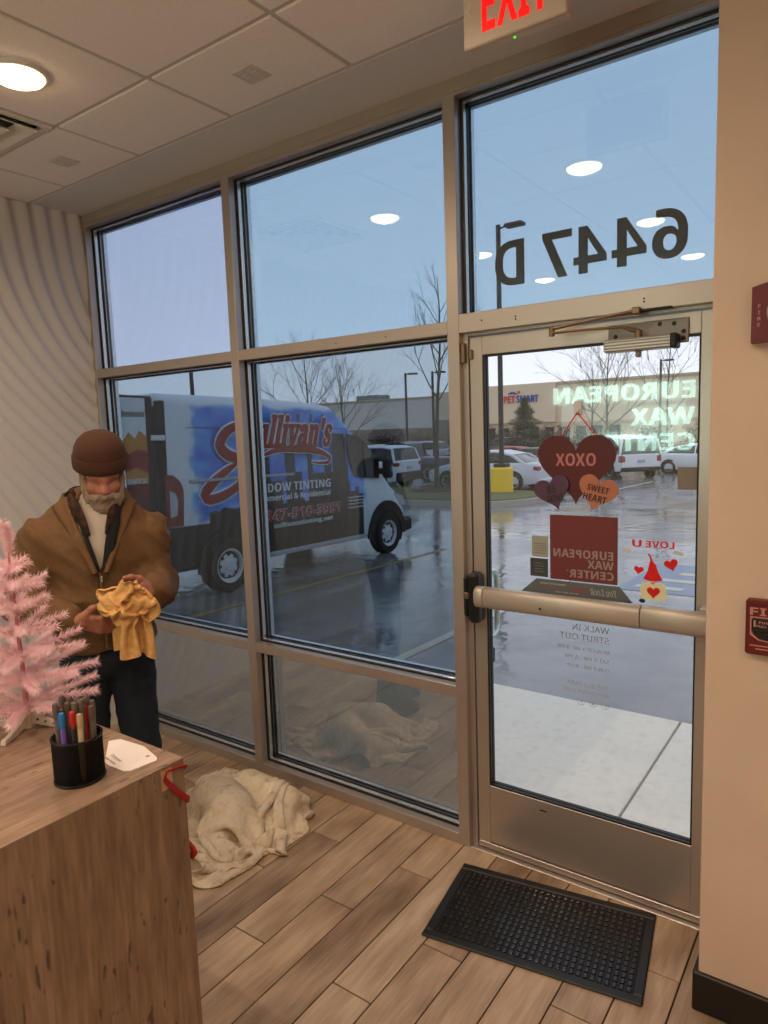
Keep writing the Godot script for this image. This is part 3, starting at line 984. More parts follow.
func heart_hanger() -> void:
	var f := mat("dark red glitter", Color(0.36, 0.05, 0.06), 0.55)
	tri_tex(f, noise_tex(0.35, 31, [Color(0.65, 0.6, 0.6), Color(1, 1, 1)], 256, 2), Vector3(6, 6, 6))
	var g2 := mat("purple glitter", Color(0.36, 0.22, 0.33), 0.55)
	tri_tex(g2, noise_tex(0.35, 32, [Color(0.65, 0.6, 0.65), Color(1, 1, 1)], 256, 2), Vector3(6, 6, 6))
	var g3 := mat("peach glitter", Color(0.70, 0.44, 0.33), 0.55)
	tri_tex(g3, noise_tex(0.35, 33, [Color(0.85, 0.82, 0.8), Color(1, 1, 1)], 256, 2), Vector3(6, 6, 6))
	mat("heart pink print", Color(0.68, 0.42, 0.42), 0.6)
	mat("heart dark print", Color(0.14, 0.07, 0.09), 0.6)
	mat("red ribbon", Color(0.80, 0.17, 0.16), 0.6)
	var t := thing("heart_hanger", "three glittery conversation hearts hung by a red ribbon on the door", "door decoration", Vector3(0, 0, -0.036))
	var big := put(Sh.new().extrude(heart(0.294, 0.256, Vector2(0.455, 1.620)), 0.006, Transform3D()), "big_heart", f, t)
	big.set_meta("label", "large dark red heart")
	letter("XOXO", Vector3(0.454, 1.655, 0.0035), 0.150, 0.046, 0.001, M["heart pink print"], big)
	var be := put(Sh.new().extrude(heart(0.140, 0.125, Vector2(0.372, 1.530), 0.32), 0.006, Transform3D(Basis(), Vector3(0, 0, 0.009))), "small_heart", g2, t)
	be.set_meta("label", "small purple heart")
	letter("BE", Vector3(0.366, 1.545, 0.0125), 0.036, 0.026, 0.001, M["heart dark print"], be, "lettering", Basis(Vector3.BACK, 0.22))
	letter("MINE", Vector3(0.382, 1.513, 0.0125), 0.066, 0.026, 0.001, M["heart dark print"], be, "lettering", Basis(Vector3.BACK, 0.22))
	var sw := put(Sh.new().extrude(heart(0.145, 0.128, Vector2(0.535, 1.532), -0.28), 0.006, Transform3D(Basis(), Vector3(0, 0, 0.009))), "small_heart", g3, t)
	sw.set_meta("label", "small peach heart")
	letter("SWEET", Vector3(0.541, 1.550, 0.0125), 0.078, 0.023, 0.001, M["heart dark print"], sw, "lettering", Basis(Vector3.BACK, -0.22))
	letter("HEART", Vector3(0.528, 1.517, 0.0125), 0.086, 0.025, 0.001, M["heart dark print"], sw, "lettering", Basis(Vector3.BACK, -0.22))
	for q in [[0.400, 1.74], [0.523, 1.745]]:
		put(Sh.new().tube([Vector3(q[0], q[1], 0.0), Vector3((q[0] + 0.4615) / 2, (q[1] + 1.826) / 2, 0.001), Vector3(0.4615, 1.824, 0.004)], 0.0026, 6), "ribbon", M["red ribbon"], t)
	var hk := put(Sh.new().bx(Vector3(0.447, 1.815, -0.008), Vector3(0.476, 1.868, 0.0), 0.004), "adhesive_hook", mat("clear plastic", Color(0.72, 0.72, 0.72), 0.3))
	hk.position = Vector3(0, 0, -0.038)
	tag(hk, "clear white adhesive hook holding the red ribbon", "hook")
	put(Sh.new().tube([Vector3(0.4615, 1.838, 0.0), Vector3(0.4615, 1.824, 0.006), Vector3(0.4615, 1.822, 0.012), Vector3(0.4615, 1.83, 0.014)], 0.003, 6), "prong", M["white fitting"], hk)


func alarms() -> void:
	mat("alarm red", Color(0.36, 0.035, 0.045), 0.4)
	mat("alarm print", Color(0.72, 0.48, 0.45), 0.6)
	mat("strobe lens", Color(0.72, 0.70, 0.68), 0.2, 0.2)
	var a := thing("fire_alarm_strobe", "red fire alarm strobe with white lens high on the beige wall", "fire alarm", Vector3(1.133, 2.052, 0.345))
	put(Sh.new().extrude([Vector2(-0.062, -0.074), Vector2(0.062, -0.074), Vector2(0.062, 0.066), Vector2(0.0, 0.082), Vector2(-0.062, 0.066)], 0.03, Transform3D(Basis(), Vector3(0, 0, 0.015))), "housing", M["alarm red"], a)
	put(Sh.new().ball(Vector3(-0.002, 0.000, 0.030), Vector3(0.026, 0.034, 0.02), 18), "strobe_lens", M["strobe lens"], a)
	letter("F\nI\nR\nE", Vector3(-0.044, -0.006, 0.0305), 0.0080, 0.056, 0.001, M["alarm print"], a)
	var p := thing("fire_pull_station", "red fire alarm pull station with black handle on the beige wall", "fire alarm", Vector3(1.139, 1.222, 0.345))
	put(Sh.new().bx(Vector3(-0.062, -0.074, 0.0), Vector3(0.062, 0.078, 0.030), 0.005), "housing", M["alarm red"], p)
	put(Sh.new().bx(Vector3(-0.0605, 0.063, 0.020), Vector3(0.0605, 0.0785, 0.0315), 0.003), "top_lip", M["alarm red"], p)
	letter("FIRE", Vector3(-0.003, 0.047, 0.0303), 0.096, 0.021, 0.0012, M["alarm print"], p)
	put(Sh.new().extrude([Vector2(-0.050, 0.033), Vector2(0.050, 0.033), Vector2(0.050, -0.018), Vector2(0.030, -0.032), Vector2(0.0, -0.036), Vector2(-0.030, -0.032), Vector2(-0.050, -0.018)], 0.002, Transform3D(Basis(), Vector3(0, 0, 0.0305))), "bezel", M["alarm print"], p)
	var h := put(Sh.new().bx(Vector3(-0.046, -0.010, 0.030), Vector3(0.046, 0.030, 0.040), 0.004), "pull_handle", M["black plastic"], p)
	letter("PUSH IN", Vector3(-0.003, 0.020, 0.0402), 0.05, 0.006, 0.0008, M["alarm print"], h)
	letter("PULL DOWN", Vector3(-0.003, 0.010, 0.0402), 0.06, 0.006, 0.0008, M["alarm print"], h)
	letter("↓", Vector3(-0.038, 0.016, 0.0402), 0.005, 0.018, 0.0008, M["alarm print"], h)
	put(Sh.new().extrude([Vector2(-0.046, -0.012), Vector2(0.046, -0.012), Vector2(0.028, -0.028), Vector2(0.0, -0.032), Vector2(-0.028, -0.028)], 0.002, Transform3D(Basis(), Vector3(0, 0, 0.0318))), "lower_panel", M["black plastic"], p)
	for q in [[-0.05, 0.05, -0.049], [-0.036, 0.02, -0.058]]:
		put(Sh.new().bx(Vector3(q[0], q[2], 0.0298), Vector3(q[1], q[2] + 0.003, 0.0306)), "print_line", M["alarm print"], p)


func door_mat() -> void:
	mat("mat rubber", Color(0.03, 0.03, 0.032), 0.55)
	mat("mat border", Color(0.06, 0.062, 0.068), 0.5)
	mat("mat tread", Color(0.03, 0.03, 0.032), 0.22)
	var t := thing("door_mat", "black ribbed rubber door mat lying askew inside the glass door", "door mat", Vector3(0.434, 0.0, 0.275), 0.155)
	var W := 0.740
	var D := 0.440
	put(Sh.new().bx(Vector3(-W / 2 + 0.02, 0.0005, -D / 2 + 0.02), Vector3(W / 2 - 0.02, 0.006, D / 2 - 0.02)), "base", M["mat rubber"], t)
	var b := 0.034
	for q in [[-W / 2, W / 2, -D / 2, -D / 2 + b], [-W / 2, W / 2, D / 2 - b, D / 2], [-W / 2, -W / 2 + b, -D / 2 + b, D / 2 - b], [W / 2 - b, W / 2, -D / 2 + b, D / 2 - b]]:
		put(Sh.new().bx(Vector3(q[0], 0.0005, q[2]), Vector3(q[1], 0.0105, q[3]), 0.004), "border", M["mat border"], t)
	# raised ribs, each a row of pads
	var nx := 30
	var nz := 14
	var pitch := (W - 2 * b) / nx
	var pz := (D - 2 * b) / nz
	var s := Sh.new()
	for j in nz:
		s.box(Vector3(0, 0.0085, -D / 2 + b + pz * (j + 0.5)), Vector3(pitch * 0.58, 0.006, pz * 0.74), 0.0016)
	s.st.generate_normals()
	var m := s.st.commit()
	for i in nx:
		hang(m, "tread_row", M["mat tread"], t).position = Vector3(-W / 2 + b + pitch * (i + 0.5), 0, 0)


func counter() -> void:
	var w := mat("limed wood laminate", Color.WHITE, 0.55)
	var im := Image.create(512, 512, false, Image.FORMAT_RGB8)
	var a := noise(0.03, 51, 5)
	var b := noise(0.010, 52, 4)
	var c := noise(0.07, 53, 2, FastNoiseLite.TYPE_PERLIN)
	for y in 512:
		for x in 512:
			var s := a.get_noise_2d(x * 2.2, y * 0.20) * 0.55 + b.get_noise_2d(x * 1.0, y * 0.6) * 0.45 + c.get_noise_2d(x * 4.0, y * 0.35) * 0.5
			var k := c.get_noise_2d(x * 2.4 + 90, y * 0.5)
			var col := Color(0.60, 0.49, 0.40).lerp(Color(0.42, 0.325, 0.255), clampf(0.45 + s * 0.8, 0.0, 1.0))
			if k > 0.30 and b.get_noise_2d(x * 1.3, y * 0.7 + 900) > 0.20:
				col = col.lerp(Color(0.20, 0.165, 0.14), clampf((k - 0.30) * 5.0, 0.0, 0.6))
			im.set_pixel(x, y, col)
	w.albedo_texture = ImageTexture.create_from_image(im)
	w.uv1_triplanar = true
	w.uv1_scale = Vector3(0.9, 0.9, 0.9)
	var w2: StandardMaterial3D = w.duplicate()
	w2.uv1_scale = Vector3(0.9, 0.9, 0.9)
	w2.uv1_offset = Vector3(0.5, 0.1, 0.2)
	var t := thing("reception_counter", "tall wood laminate reception counter in the front corner of the view", "counter")
	put(Sh.new().bx(Vector3(-0.90, 0.0, 1.493), Vector3(0.105, 1.0695, 3.3), 0.0015), "body", w, t)
	put(Sh.new().bx(Vector3(-0.90, 1.0695, 1.493), Vector3(0.1055, 1.0715, 3.3), 0.0008), "top", w2, t)
	# card, leaflet
	mat("card paper", Color(0.87, 0.82, 0.79), 0.7)
	mat("card print", Color(0.60, 0.52, 0.52), 0.7)
	var cd := thing("business_card", "cream die-cut card with faint print on the counter corner", "card", Vector3(0.0, 1.0722, 0.0))
	put(Sh.new().extrude([Vector2(-0.119, -1.536), Vector2(-0.103, -1.515), Vector2(-0.02, -1.508), Vector2(0.055, -1.527), Vector2(0.066, -1.536), Vector2(0.058, -1.598), Vector2(0.045, -1.606), Vector2(-0.005, -1.609), Vector2(-0.03, -1.603)], 0.0012, Transform3D(Basis(Vector3.RIGHT, -PI / 2), Vector3.ZERO), false), "paper", M["card paper"], cd)
	letter("European", Vector3(-0.022, 0.0008, 1.580), 0.050, 0.011, 0.0004, M["card print"], cd, "print", Basis(Vector3.UP, -0.16) * Basis(Vector3.RIGHT, -PI / 2), "Droid Serif", false, 0.2)
	letter("wax center", Vector3(-0.022, 0.0008, 1.594), 0.050, 0.006, 0.0004, M["card print"], cd, "print", Basis(Vector3.UP, -0.16) * Basis(Vector3.RIGHT, -PI / 2))
	put(Sh.new().box(Vector3(0.032, 0.0008, 1.535), Vector3(0.008, 0.0004, 0.008)), "print", M["card print"], cd)
	var lf := thing("leaflet_stack", "small stack of white leaflets at the foot of the pink tree", "leaflets", Vector3(-0.520, 1.0716, 1.705), 0.5)
	for k in 6:
		put(Sh.new().box(Vector3(0.001 * (k % 3), 0.0022 + 0.0044 * k, 0.001 * ((k * 2) % 3)), Vector3(0.09, 0.0036, 0.13), 0.0006), "leaflet", M["card paper"], lf)
	# red strap hanging over the corner
	mat("red strap", Color(0.60, 0.045, 0.05), 0.7)
	var st := thing("red_strap", "red webbing strap looped over the counter's far corner", "strap")
	put(Sh.new().tube([Vector3(0.075, 1.020, 1.488), Vector3(0.100, 1.045, 1.487), Vector3(0.111, 1.055, 1.500), Vector3(0.1095, 1.0585, 1.522), Vector3(0.1095, 1.060, 1.543), Vector3(0.1095, 1.045, 1.549), Vector3(0.1095, 1.020, 1.532), Vector3(0.1095, 0.990, 1.508), Vector3(0.1105, 0.972, 1.492), Vector3(0.104, 0.968, 1.486), Vector3(0.08, 0.955, 1.486)], 0.0075, 8, true, 0.30, Vector3(1, 0.1, 0.1)), "loop", M["red strap"], st)
	put(Sh.new().tube([Vector3(0.08, 0.957, 1.487), Vector3(0.06, 0.90, 1.485), Vector3(0.075, 0.855, 1.482), Vector3(0.098, 0.840, 1.480), Vector3(0.101, 0.832, 1.479), Vector3(0.094, 0.824, 1.480), Vector3(0.06, 0.81, 1.482)], 0.009, 8, true, 0.6, Vector3(0, 0, 1)), "tail", M["red strap"], st)
	put(Sh.new().bx(Vector3(0.1058, 1.018, 1.527), Vector3(0.1063, 1.064, 1.556)), "tape_patch", mat("tape", Color(0.72, 0.58, 0.45), 0.6), st)


func pencil_cup() -> void:
	mat("cup mesh", Color(0.022, 0.022, 0.025), 0.45, 0.4)
	var at := Vector3(-0.012, 1.0716, 1.672)
	var t := thing("pencil_cup", "black wire mesh pencil cup full of pens on the counter", "pencil cup", at)
	var R := 0.050
	var H := 0.098
	# woven wires of the wall
	var s := Sh.new()
	var nw := 96
	for k in nw:
		for dir in [-1.0, 1.0]:
			var pts := []
			for i in 6:
				var y := 0.004 + (H - 0.008) * i / 5.0
				var an: float = TAU * k / nw + dir * y * 9.0
				pts.append(Vector3(R * cos(an), y, R * sin(an)))
			s.tube(pts, 0.00088, 3, false)
	var wv := put(s, "mesh_wall", M["cup mesh"], t)
	wv.set_meta("kind", "stuff")
	for y in [0.003, H - 0.003]:
		var pr := []
		for k in 9:
			var a := TAU * k / 8
			pr.append(Vector2(R + 0.0028 * cos(a), y + 0.0032 * sin(a)))
		put(Sh.new().lathe(pr, 40), "rim", M["cup mesh"], t)
	put(Sh.new().lathe([Vector2(0, 0.0), Vector2(R, 0.0), Vector2(R, 0.003), Vector2(0, 0.003)], 32), "floor_plate", M["cup mesh"], t)
	# pens
	mat("taupe pen", Color(0.34, 0.285, 0.245), 0.45)
	mat("dark pen", Color(0.10, 0.09, 0.09), 0.4)
	mat("violet pen", Color(0.36, 0.25, 0.55), 0.4)
	mat("blue cap", Color(0.13, 0.42, 0.66), 0.4)
	mat("red pen", Color(0.66, 0.10, 0.12), 0.4)
	mat("cream pen", Color(0.70, 0.60, 0.47), 0.45)
	var r := RandomNumberGenerator.new()
	r.seed = 5
	var kinds := [
		["taupe pen", "taupe pen", "dull taupe click pen standing in the black pencil cup", ""],
		["dark pen", "taupe pen", "dark pen with taupe cap in the black pencil cup", ""],
	]
	var made := 0
	var spots := []
	var tries := 0
	while spots.size() < 34 and tries < 4000:
		tries += 1
		var q := Vector2(r.randf_range(-1, 1), r.randf_range(-1, 1)) * 0.042
		var ok := q.length() < 0.040
		for o in spots:
			if (o as Vector2).distance_to(q) < 0.0128:
				ok = false
		if ok:
			spots.append(q)
	for q: Vector2 in spots:
		var special := ""
		var body := "taupe pen"
		var tip := "taupe pen"
		var label := "dull taupe click pen standing in the black pencil cup"
		var lean := q * 0.10
		# the few that stand out, by where they stand on the near side
		var near := Vector2(0.85, 0.53)
		var side := Vector2(0.53, -0.85)
		if made == 0:
			q = near * 0.035 - side * 0.024
			special = "violet"
			body = "violet pen"
			tip = "blue cap"
			label = "violet pen with blue end in the black pencil cup"
		elif made == 1:
			q = near * 0.037 - side * 0.003
			special = "red"
			body = "dark pen"
			tip = "red pen"
			label = "dark pen with red end at the near rim of the pencil cup"
		elif made == 2:
			q = near * 0.036 + side * 0.010
			special = "cream"
			body = "cream pen"
			tip = "cream pen"
			label = "cream pen with metal clip at the near rim of the pencil cup"
		elif made == 3:
			q = near * 0.012 + side * 0.020
			special = "red2"
			body = "red pen"
			tip = "red pen"
			label = "all red pen deep among the taupe pens in the cup"
		else:
			if q.dot(near) > 0.026 and absf(q.dot(side)) < 0.03:
				made += 1
				continue
			lean += Vector2(r.randf_range(-0.006, 0.006), r.randf_range(-0.006, 0.006))
		lean = q * 0.10
		var L := 0.163 + r.randf_range(-0.010, 0.012)
		if special:
			L = 0.158 if special != "cream" else 0.150
		var t2 := thing("pen", label, "pen", at + Vector3(q.x * 0.86, 0.0035, q.y * 0.86), 0.0, "pens in the cup")
		t2.basis = Basis(Quaternion(Vector3.UP, Vector3(lean.x * 1.0, 0.15, lean.y * 1.0).normalized())) * Basis(Vector3.UP, r.randf() * TAU)
		put(Sh.new().lathe([Vector2(0.0, 0.0), Vector2(0.0012, 0.002), Vector2(0.0048, 0.014), Vector2(0.0060, 0.022), Vector2(0.0062, L * 0.82), Vector2(0.0056, L * 0.82 + 0.001)], 10), "barrel", M[body], t2)
		put(Sh.new().lathe([Vector2(0.0064, L * 0.80), Vector2(0.0070, L * 0.84), Vector2(0.0068, L * 0.96), Vector2(0.0050, L), Vector2(0.0, L + 0.0008)], 10), "cap", M[tip], t2)
		put(Sh.new().box(Vector3(0.0076, L * 0.88, 0), Vector3(0.0016, 0.034, 0.0034), 0.0006), "clip", M["bright aluminium"] if special == "cream" else M[tip], t2)
		made += 1


func pink_tree() -> void:
	mat("pink tinsel", Color(0.97, 0.82, 0.84), 0.55, 0.0, {"rim_enabled": true, "rim": 0.4})
	mat("pink stem", Color(0.74, 0.42, 0.44), 0.6)
	mat("white stand", Color(0.80, 0.72, 0.66), 0.55)
	var t := thing("tinsel_tree", "pink artificial tinsel tree on a white plastic stand on the counter", "artificial tree", Vector3(-0.378, 1.0715, 1.594))
	var top := Vector3(-0.062, 0.515, -0.02)
	var at := func(h: float) -> Vector3: return top * pow(h / 0.515, 1.3) + Vector3(0, h - 0.515 * pow(h / 0.515, 1.3), 0)
	var pts := []
	var rs := []
	for i in 9:
		pts.append(at.call(0.02 + 0.46 * i / 8.0))
		rs.append(0.0075 - 0.005 * i / 8.0)
	put(Sh.new().tube(pts, rs, 8), "trunk", M["pink stem"], t)
	for e in 4:
		var b := Basis(Vector3.UP, 0.55 + e * PI / 2)
		var s := Sh.new()
		s.extrude([Vector2(0.0, 0.034), Vector2(0.014, 0.036), Vector2(0.040, 0.024), Vector2(0.085, 0.012), Vector2(0.105, 0.010), Vector2(0.108, 0.0), Vector2(0.095, 0.0), Vector2(0.060, 0.002), Vector2(0.03, 0.008), Vector2(0.0, 0.012)], 0.012, Transform3D(b, Vector3.ZERO))
		put(s, "stand_leg", M["white stand"], t)
		for k in 3:
			put(Sh.new().lathe([Vector2(0.0, 0.0005), Vector2(0.0038 - 0.0008 * k, 0.0005), Vector2(0.0038 - 0.0008 * k, 0.0)], 10, Transform3D(b * Basis(Vector3.RIGHT, PI / 2), b * Vector3(0.028 + 0.02 * k, 0.021 - 0.0055 * k, 0.006))), "stand_hole", mat("stand hole", Color(0.25, 0.20, 0.18), 0.8), t)
	put(Sh.new().lathe([Vector2(0.014, 0.0), Vector2(0.014, 0.035), Vector2(0.011, 0.05), Vector2(0.0, 0.05)], 14), "stand_hub", M["white stand"], t)
	# branch with needles on all sides
	var r := RandomNumberGenerator.new()
	r.seed = 12
	var variants := []
	for v in 5:
		var s := Sh.new()
		var L: float = [0.045, 0.085, 0.115, 0.150, 0.175][v]
		s.tube([Vector3.ZERO, Vector3(L * 0.5, 0.004, 0), Vector3(L, 0.010, 0)], [0.0016, 0.0012, 0.0008], 4)
		var n := int(L * 2000)
		s.g = -1
		for k in n:
			var f := (k + r.randf()) / n
			var o := Vector3(L * f, 0.004 * f * 2.5, 0)
			var an := r.randf() * TAU
			var out := Vector3(0.55 + r.randf() * 0.35, cos(an), sin(an)).normalized()
			var nl := r.randf_range(0.019, 0.030) * (1.0 - 0.25 * f)
			var sd := out.cross(Vector3.RIGHT).normalized() * 0.0012
			var up := out.cross(sd).normalized() * 0.0007
			var tip := o + out * nl
			s.tri(o + sd, o - sd + up, tip)
			s.tri(o - sd + up, o - sd - up, tip)
			s.tri(o - sd - up, o + sd, tip)
		s.st.generate_normals()
		variants.append(s.st.commit())
	var tiers := [[0.060, 4, 10], [0.125, 4, 10], [0.185, 3, 9], [0.245, 2, 8], [0.30, 1, 8], [0.35, 1, 7], [0.40, 0, 7]]
	var ti := 0
	for q in tiers:
		for k in q[2]:
			var o := hang(variants[q[1]], "branch", M["pink tinsel"], t)
			var yaw: float = TAU * (k + 0.5 * (ti % 2) + r.randf_range(-0.12, 0.12)) / q[2]
			o.transform = Transform3D(Basis(Vector3.UP, yaw) * Basis(Vector3.BACK, 0.0 + 0.5 * q[0] + r.randf_range(-0.08, 0.1)), at.call(q[0] + r.randf_range(-0.008, 0.008)))
		ti += 1
	for k in 5:
		var o := hang(variants[0 if k > 0 else 1], "branch", M["pink tinsel"], t)
		o.transform = Transform3D(Basis(Vector3.UP, TAU * k / 5.0) * Basis(Vector3.BACK, 1.25 if k > 0 else 1.5), at.call(0.43 + 0.012 * k))


# ---------------------------------------------------------------- cloth: a sheet let fall over lumps
func drape(n: int, size: float, start: Callable, lumps: Array, floor_y: float, pins: Dictionary, steps: int, stiff: float) -> PackedVector3Array:
	var p := PackedVector3Array()
	p.resize(n * n)
	for j in n:
		for i in n:
			p[i + j * n] = start.call(float(i) / (n - 1), float(j) / (n - 1))
	var old := p.duplicate()
	var rest := size / (n - 1)
	var ca := PackedInt32Array()
	var cb := PackedInt32Array()
	var cl := PackedFloat32Array()
	var ck := PackedFloat32Array()
	for j in n:
		for i in n:
			for q in [[1, 0, 1.0, 1.0], [0, 1, 1.0, 1.0], [1, 1, 1.41421, 0.5], [-1, 1, 1.41421, 0.5], [3, 0, 3.0, stiff], [0, 3, 3.0, stiff]]:
				var i2: int = i + q[0]
				var j2: int = j + q[1]
				if i2 >= 0 and i2 < n and j2 < n:
					ca.append(i + j * n)
					cb.append(i2 + j2 * n)
					cl.append(rest * q[2])
					ck.append(q[3] * 0.5)
	for s in steps:
		for k in p.size():
			var v := (p[k] - old[k]) * 0.93
			old[k] = p[k]
			p[k] += v + Vector3(0, -0.0016, 0)
		for it in 3:
			for c in ca.size():
				var a := ca[c]
				var b := cb[c]
				var d := p[b] - p[a]
				var l := d.length()
				if ck[c] < 0.25 and l > cl[c]:
					continue
				var m := d * ((l - cl[c]) / maxf(l, 1e-6) * ck[c])
				p[a] += m
				p[b] -= m
			for k: int in pins:
				p[k] = pins[k]
		for k in p.size():
			var x := p[k]
			for q: Prim in lumps:
				var d := q.d(x)
				if d < 0.006:
					var e := 0.003
					var g := Vector3(q.d(x + Vector3(e, 0, 0)) - d, q.d(x + Vector3(0, e, 0)) - d, q.d(x + Vector3(0, 0, e)) - d).normalized()
					x += g * (0.006 - d)
					old[k] = old[k].lerp(x, 0.6)
			if x.y < floor_y:
				x.y = floor_y
				old[k] = old[k].lerp(x, 0.6)
			p[k] = x
	return p


# evens out the sheet a little, as soft cotton does
func soften(p: PackedVector3Array, n: int, times: int) -> PackedVector3Array:
	for t in times:
		var q := p.duplicate()
		for j in range(0, n):
			for i in range(0, n):
				var sum := p[maxi(i - 1, 0) + j * n] + p[mini(i + 1, n - 1) + j * n] + p[i + maxi(j - 1, 0) * n] + p[i + mini(j + 1, n - 1) * n]
				q[i + j * n] = p[i + j * n].lerp(sum * 0.25, 0.6)
		p = q
	return p


# the sheet as a surface of some thickness, twice as fine as it was let fall
func sheet(p: PackedVector3Array, n: int, thick: float) -> Sh:
	var m := n * 2 - 1
	var f := PackedVector3Array()
	f.resize(m * m)
	var cub := func(a: Vector3, b: Vector3, c: Vector3, d: Vector3) -> Vector3: return (b + c) * 0.5625 - (a + d) * 0.0625
	for j in n:
		for i in n:
			f[i * 2 + j * 2 * m] = p[i + j * n]
	for j in range(0, m, 2):
		for i in range(1, m, 2):
			f[i + j * m] = cub.call(f[maxi(i - 3, 0) + j * m], f[i - 1 + j * m], f[i + 1 + j * m], f[mini(i + 3, m - 1) + j * m])
	for j in range(1, m, 2):
		for i in m:
			f[i + j * m] = cub.call(f[i + maxi(j - 3, 0) * m], f[i + (j - 1) * m], f[i + (j + 1) * m], f[i + mini(j + 3, m - 1) * m])
	var nr := PackedVector3Array()
	nr.resize(m * m)
	for j in m:
		for i in m:
			var u := f[mini(i + 1, m - 1) + j * m] - f[maxi(i - 1, 0) + j * m]
			var v := f[i + mini(j + 1, m - 1) * m] - f[i + maxi(j - 1, 0) * m]
			nr[i + j * m] = v.cross(u).normalized() * thick * 0.5
	var s := Sh.new()
	s.g = 0
	for j in m - 1:
		for i in m - 1:
			var k := [i + j * m, i + 1 + j * m, i + 1 + (j + 1) * m, i + (j + 1) * m]
			s.quad(f[k[0]] + nr[k[0]], f[k[3]] + nr[k[3]], f[k[2]] + nr[k[2]], f[k[1]] + nr[k[1]])
			s.quad(f[k[0]] - nr[k[0]], f[k[1]] - nr[k[1]], f[k[2]] - nr[k[2]], f[k[3]] - nr[k[3]])
	for e in m - 1:
		for q in [[e, e + 1], [e + (m - 1) * m, e + 1 + (m - 1) * m], [e * m, (e + 1) * m], [m - 1 + e * m, m - 1 + (e + 1) * m]]:
			s.quad(f[q[0]] + nr[q[0]], f[q[1]] + nr[q[1]], f[q[1]] - nr[q[1]], f[q[0]] - nr[q[0]])
	return s


func drop_cloth() -> void:
	var m := mat("canvas", Color(0.87, 0.81, 0.72), 0.9)
	tri_tex(m, noise_tex(0.02, 75, [Color(0.74, 0.68, 0.60), Color(1, 1, 1), Color(0.93, 0.90, 0.85)], 512, 5), Vector3(1.6, 1.6, 1.6))
	var V := func(x: float, y: float, z: float) -> Vector3: return Vector3(x, y, z)
	var lumps := [
		cap(V.call(-1.14, 0.07, 0.40), V.call(-0.97, 0.09, 0.47), 0.115, 0.105), cap(V.call(-1.05, 0.09, 0.28), V.call(-0.84, 0.075, 0.23), 0.085, 0.055),
		cap(V.call(-0.98, 0.03, 0.36), V.call(-0.80, 0.03, 0.31), 0.06, 0.05), cap(V.call(-0.98, 0.03, 0.55), V.call(-0.87, 0.02, 0.61), 0.06, 0.035), cap(V.call(-0.86, 0.02, 0.44), V.call(-0.80, 0.02, 0.40), 0.045, 0.03),
	]
	var fn := noise(2.6, 77, 3)
	var start := func(u: float, v: float) -> Vector3:
		var x := -1.06 + (u - 0.5) * 0.58 + fn.get_noise_2d(u * 2.0, v * 2.0) * 0.14
		var z := 0.40 + (v - 0.5) * 0.44 + fn.get_noise_2d(u * 2.0 + 7.0, v * 2.0) * 0.12 + (u - 0.5) * 0.16
		return Vector3(x, 0.26 + fn.get_noise_2d(u * 3.0, v * 3.0 + 9.0) * 0.16, z)
	var n := 54
	var p := drape(n, 1.20, start, lumps, 0.005, {}, 60, 0.16)
	var o := put(sheet(p, n, 0.004), "drop_cloth", m)
	tag(o, "crumpled beige canvas drop cloth heaped on the floor behind the counter", "drop cloth")


func hand_prims(w: Vector3, d: Vector3, n: Vector3, thumb_up: Vector3, curl: float) -> Array:
	d = d.normalized()
	var s := (thumb_up - d * thumb_up.dot(d)).normalized()
	var b := (n - d * n.dot(d) - s * n.dot(s)).normalized()
	var out := [cap(w - d * 0.03, w + d * 0.02, 0.026, 0.024)]
	var offs := [0.030, 0.010, -0.010, -0.028]
	var lens := [[0.043, 0.027, 0.021], [0.048, 0.031, 0.022], [0.044, 0.029, 0.021], [0.034, 0.022, 0.019]]
	for i in 4:
		var k: Vector3 = w + d * (0.092 - 0.004 * absf(i - 1.2)) + s * offs[i]
		out.append(cap(w + d * 0.012 + s * offs[i] * 0.6, k, 0.0145, 0.0115))
		var dir := d
		var p := k
		var an := 0.0
		for j in 3:
			an += curl * [0.7, 1.0, 0.7][j]
			dir = d * cos(an) - b * sin(an)
			var q: Vector3 = p + dir * lens[i][j]
			out.append(cap(p, q, 0.0102 - 0.0008 * j, 0.0095 - 0.0009 * j))
			p = q
	var t0 := w + d * 0.022 + s * 0.026
	var t1 := t0 + (d * 0.6 + s * 0.75 - b * 0.25).normalized() * 0.042
	var t2 := t1 + (d * 0.85 + s * 0.35 - b * 0.4).normalized() * 0.034
	var t3 := t2 + (d * 0.9 + s * 0.1 - b * 0.45).normalized() * 0.026
	out.append_array([cap(t0, t1, 0.0165, 0.0125), cap(t1, t2, 0.0118, 0.0108), cap(t2, t3, 0.0106, 0.0088)])
	return out


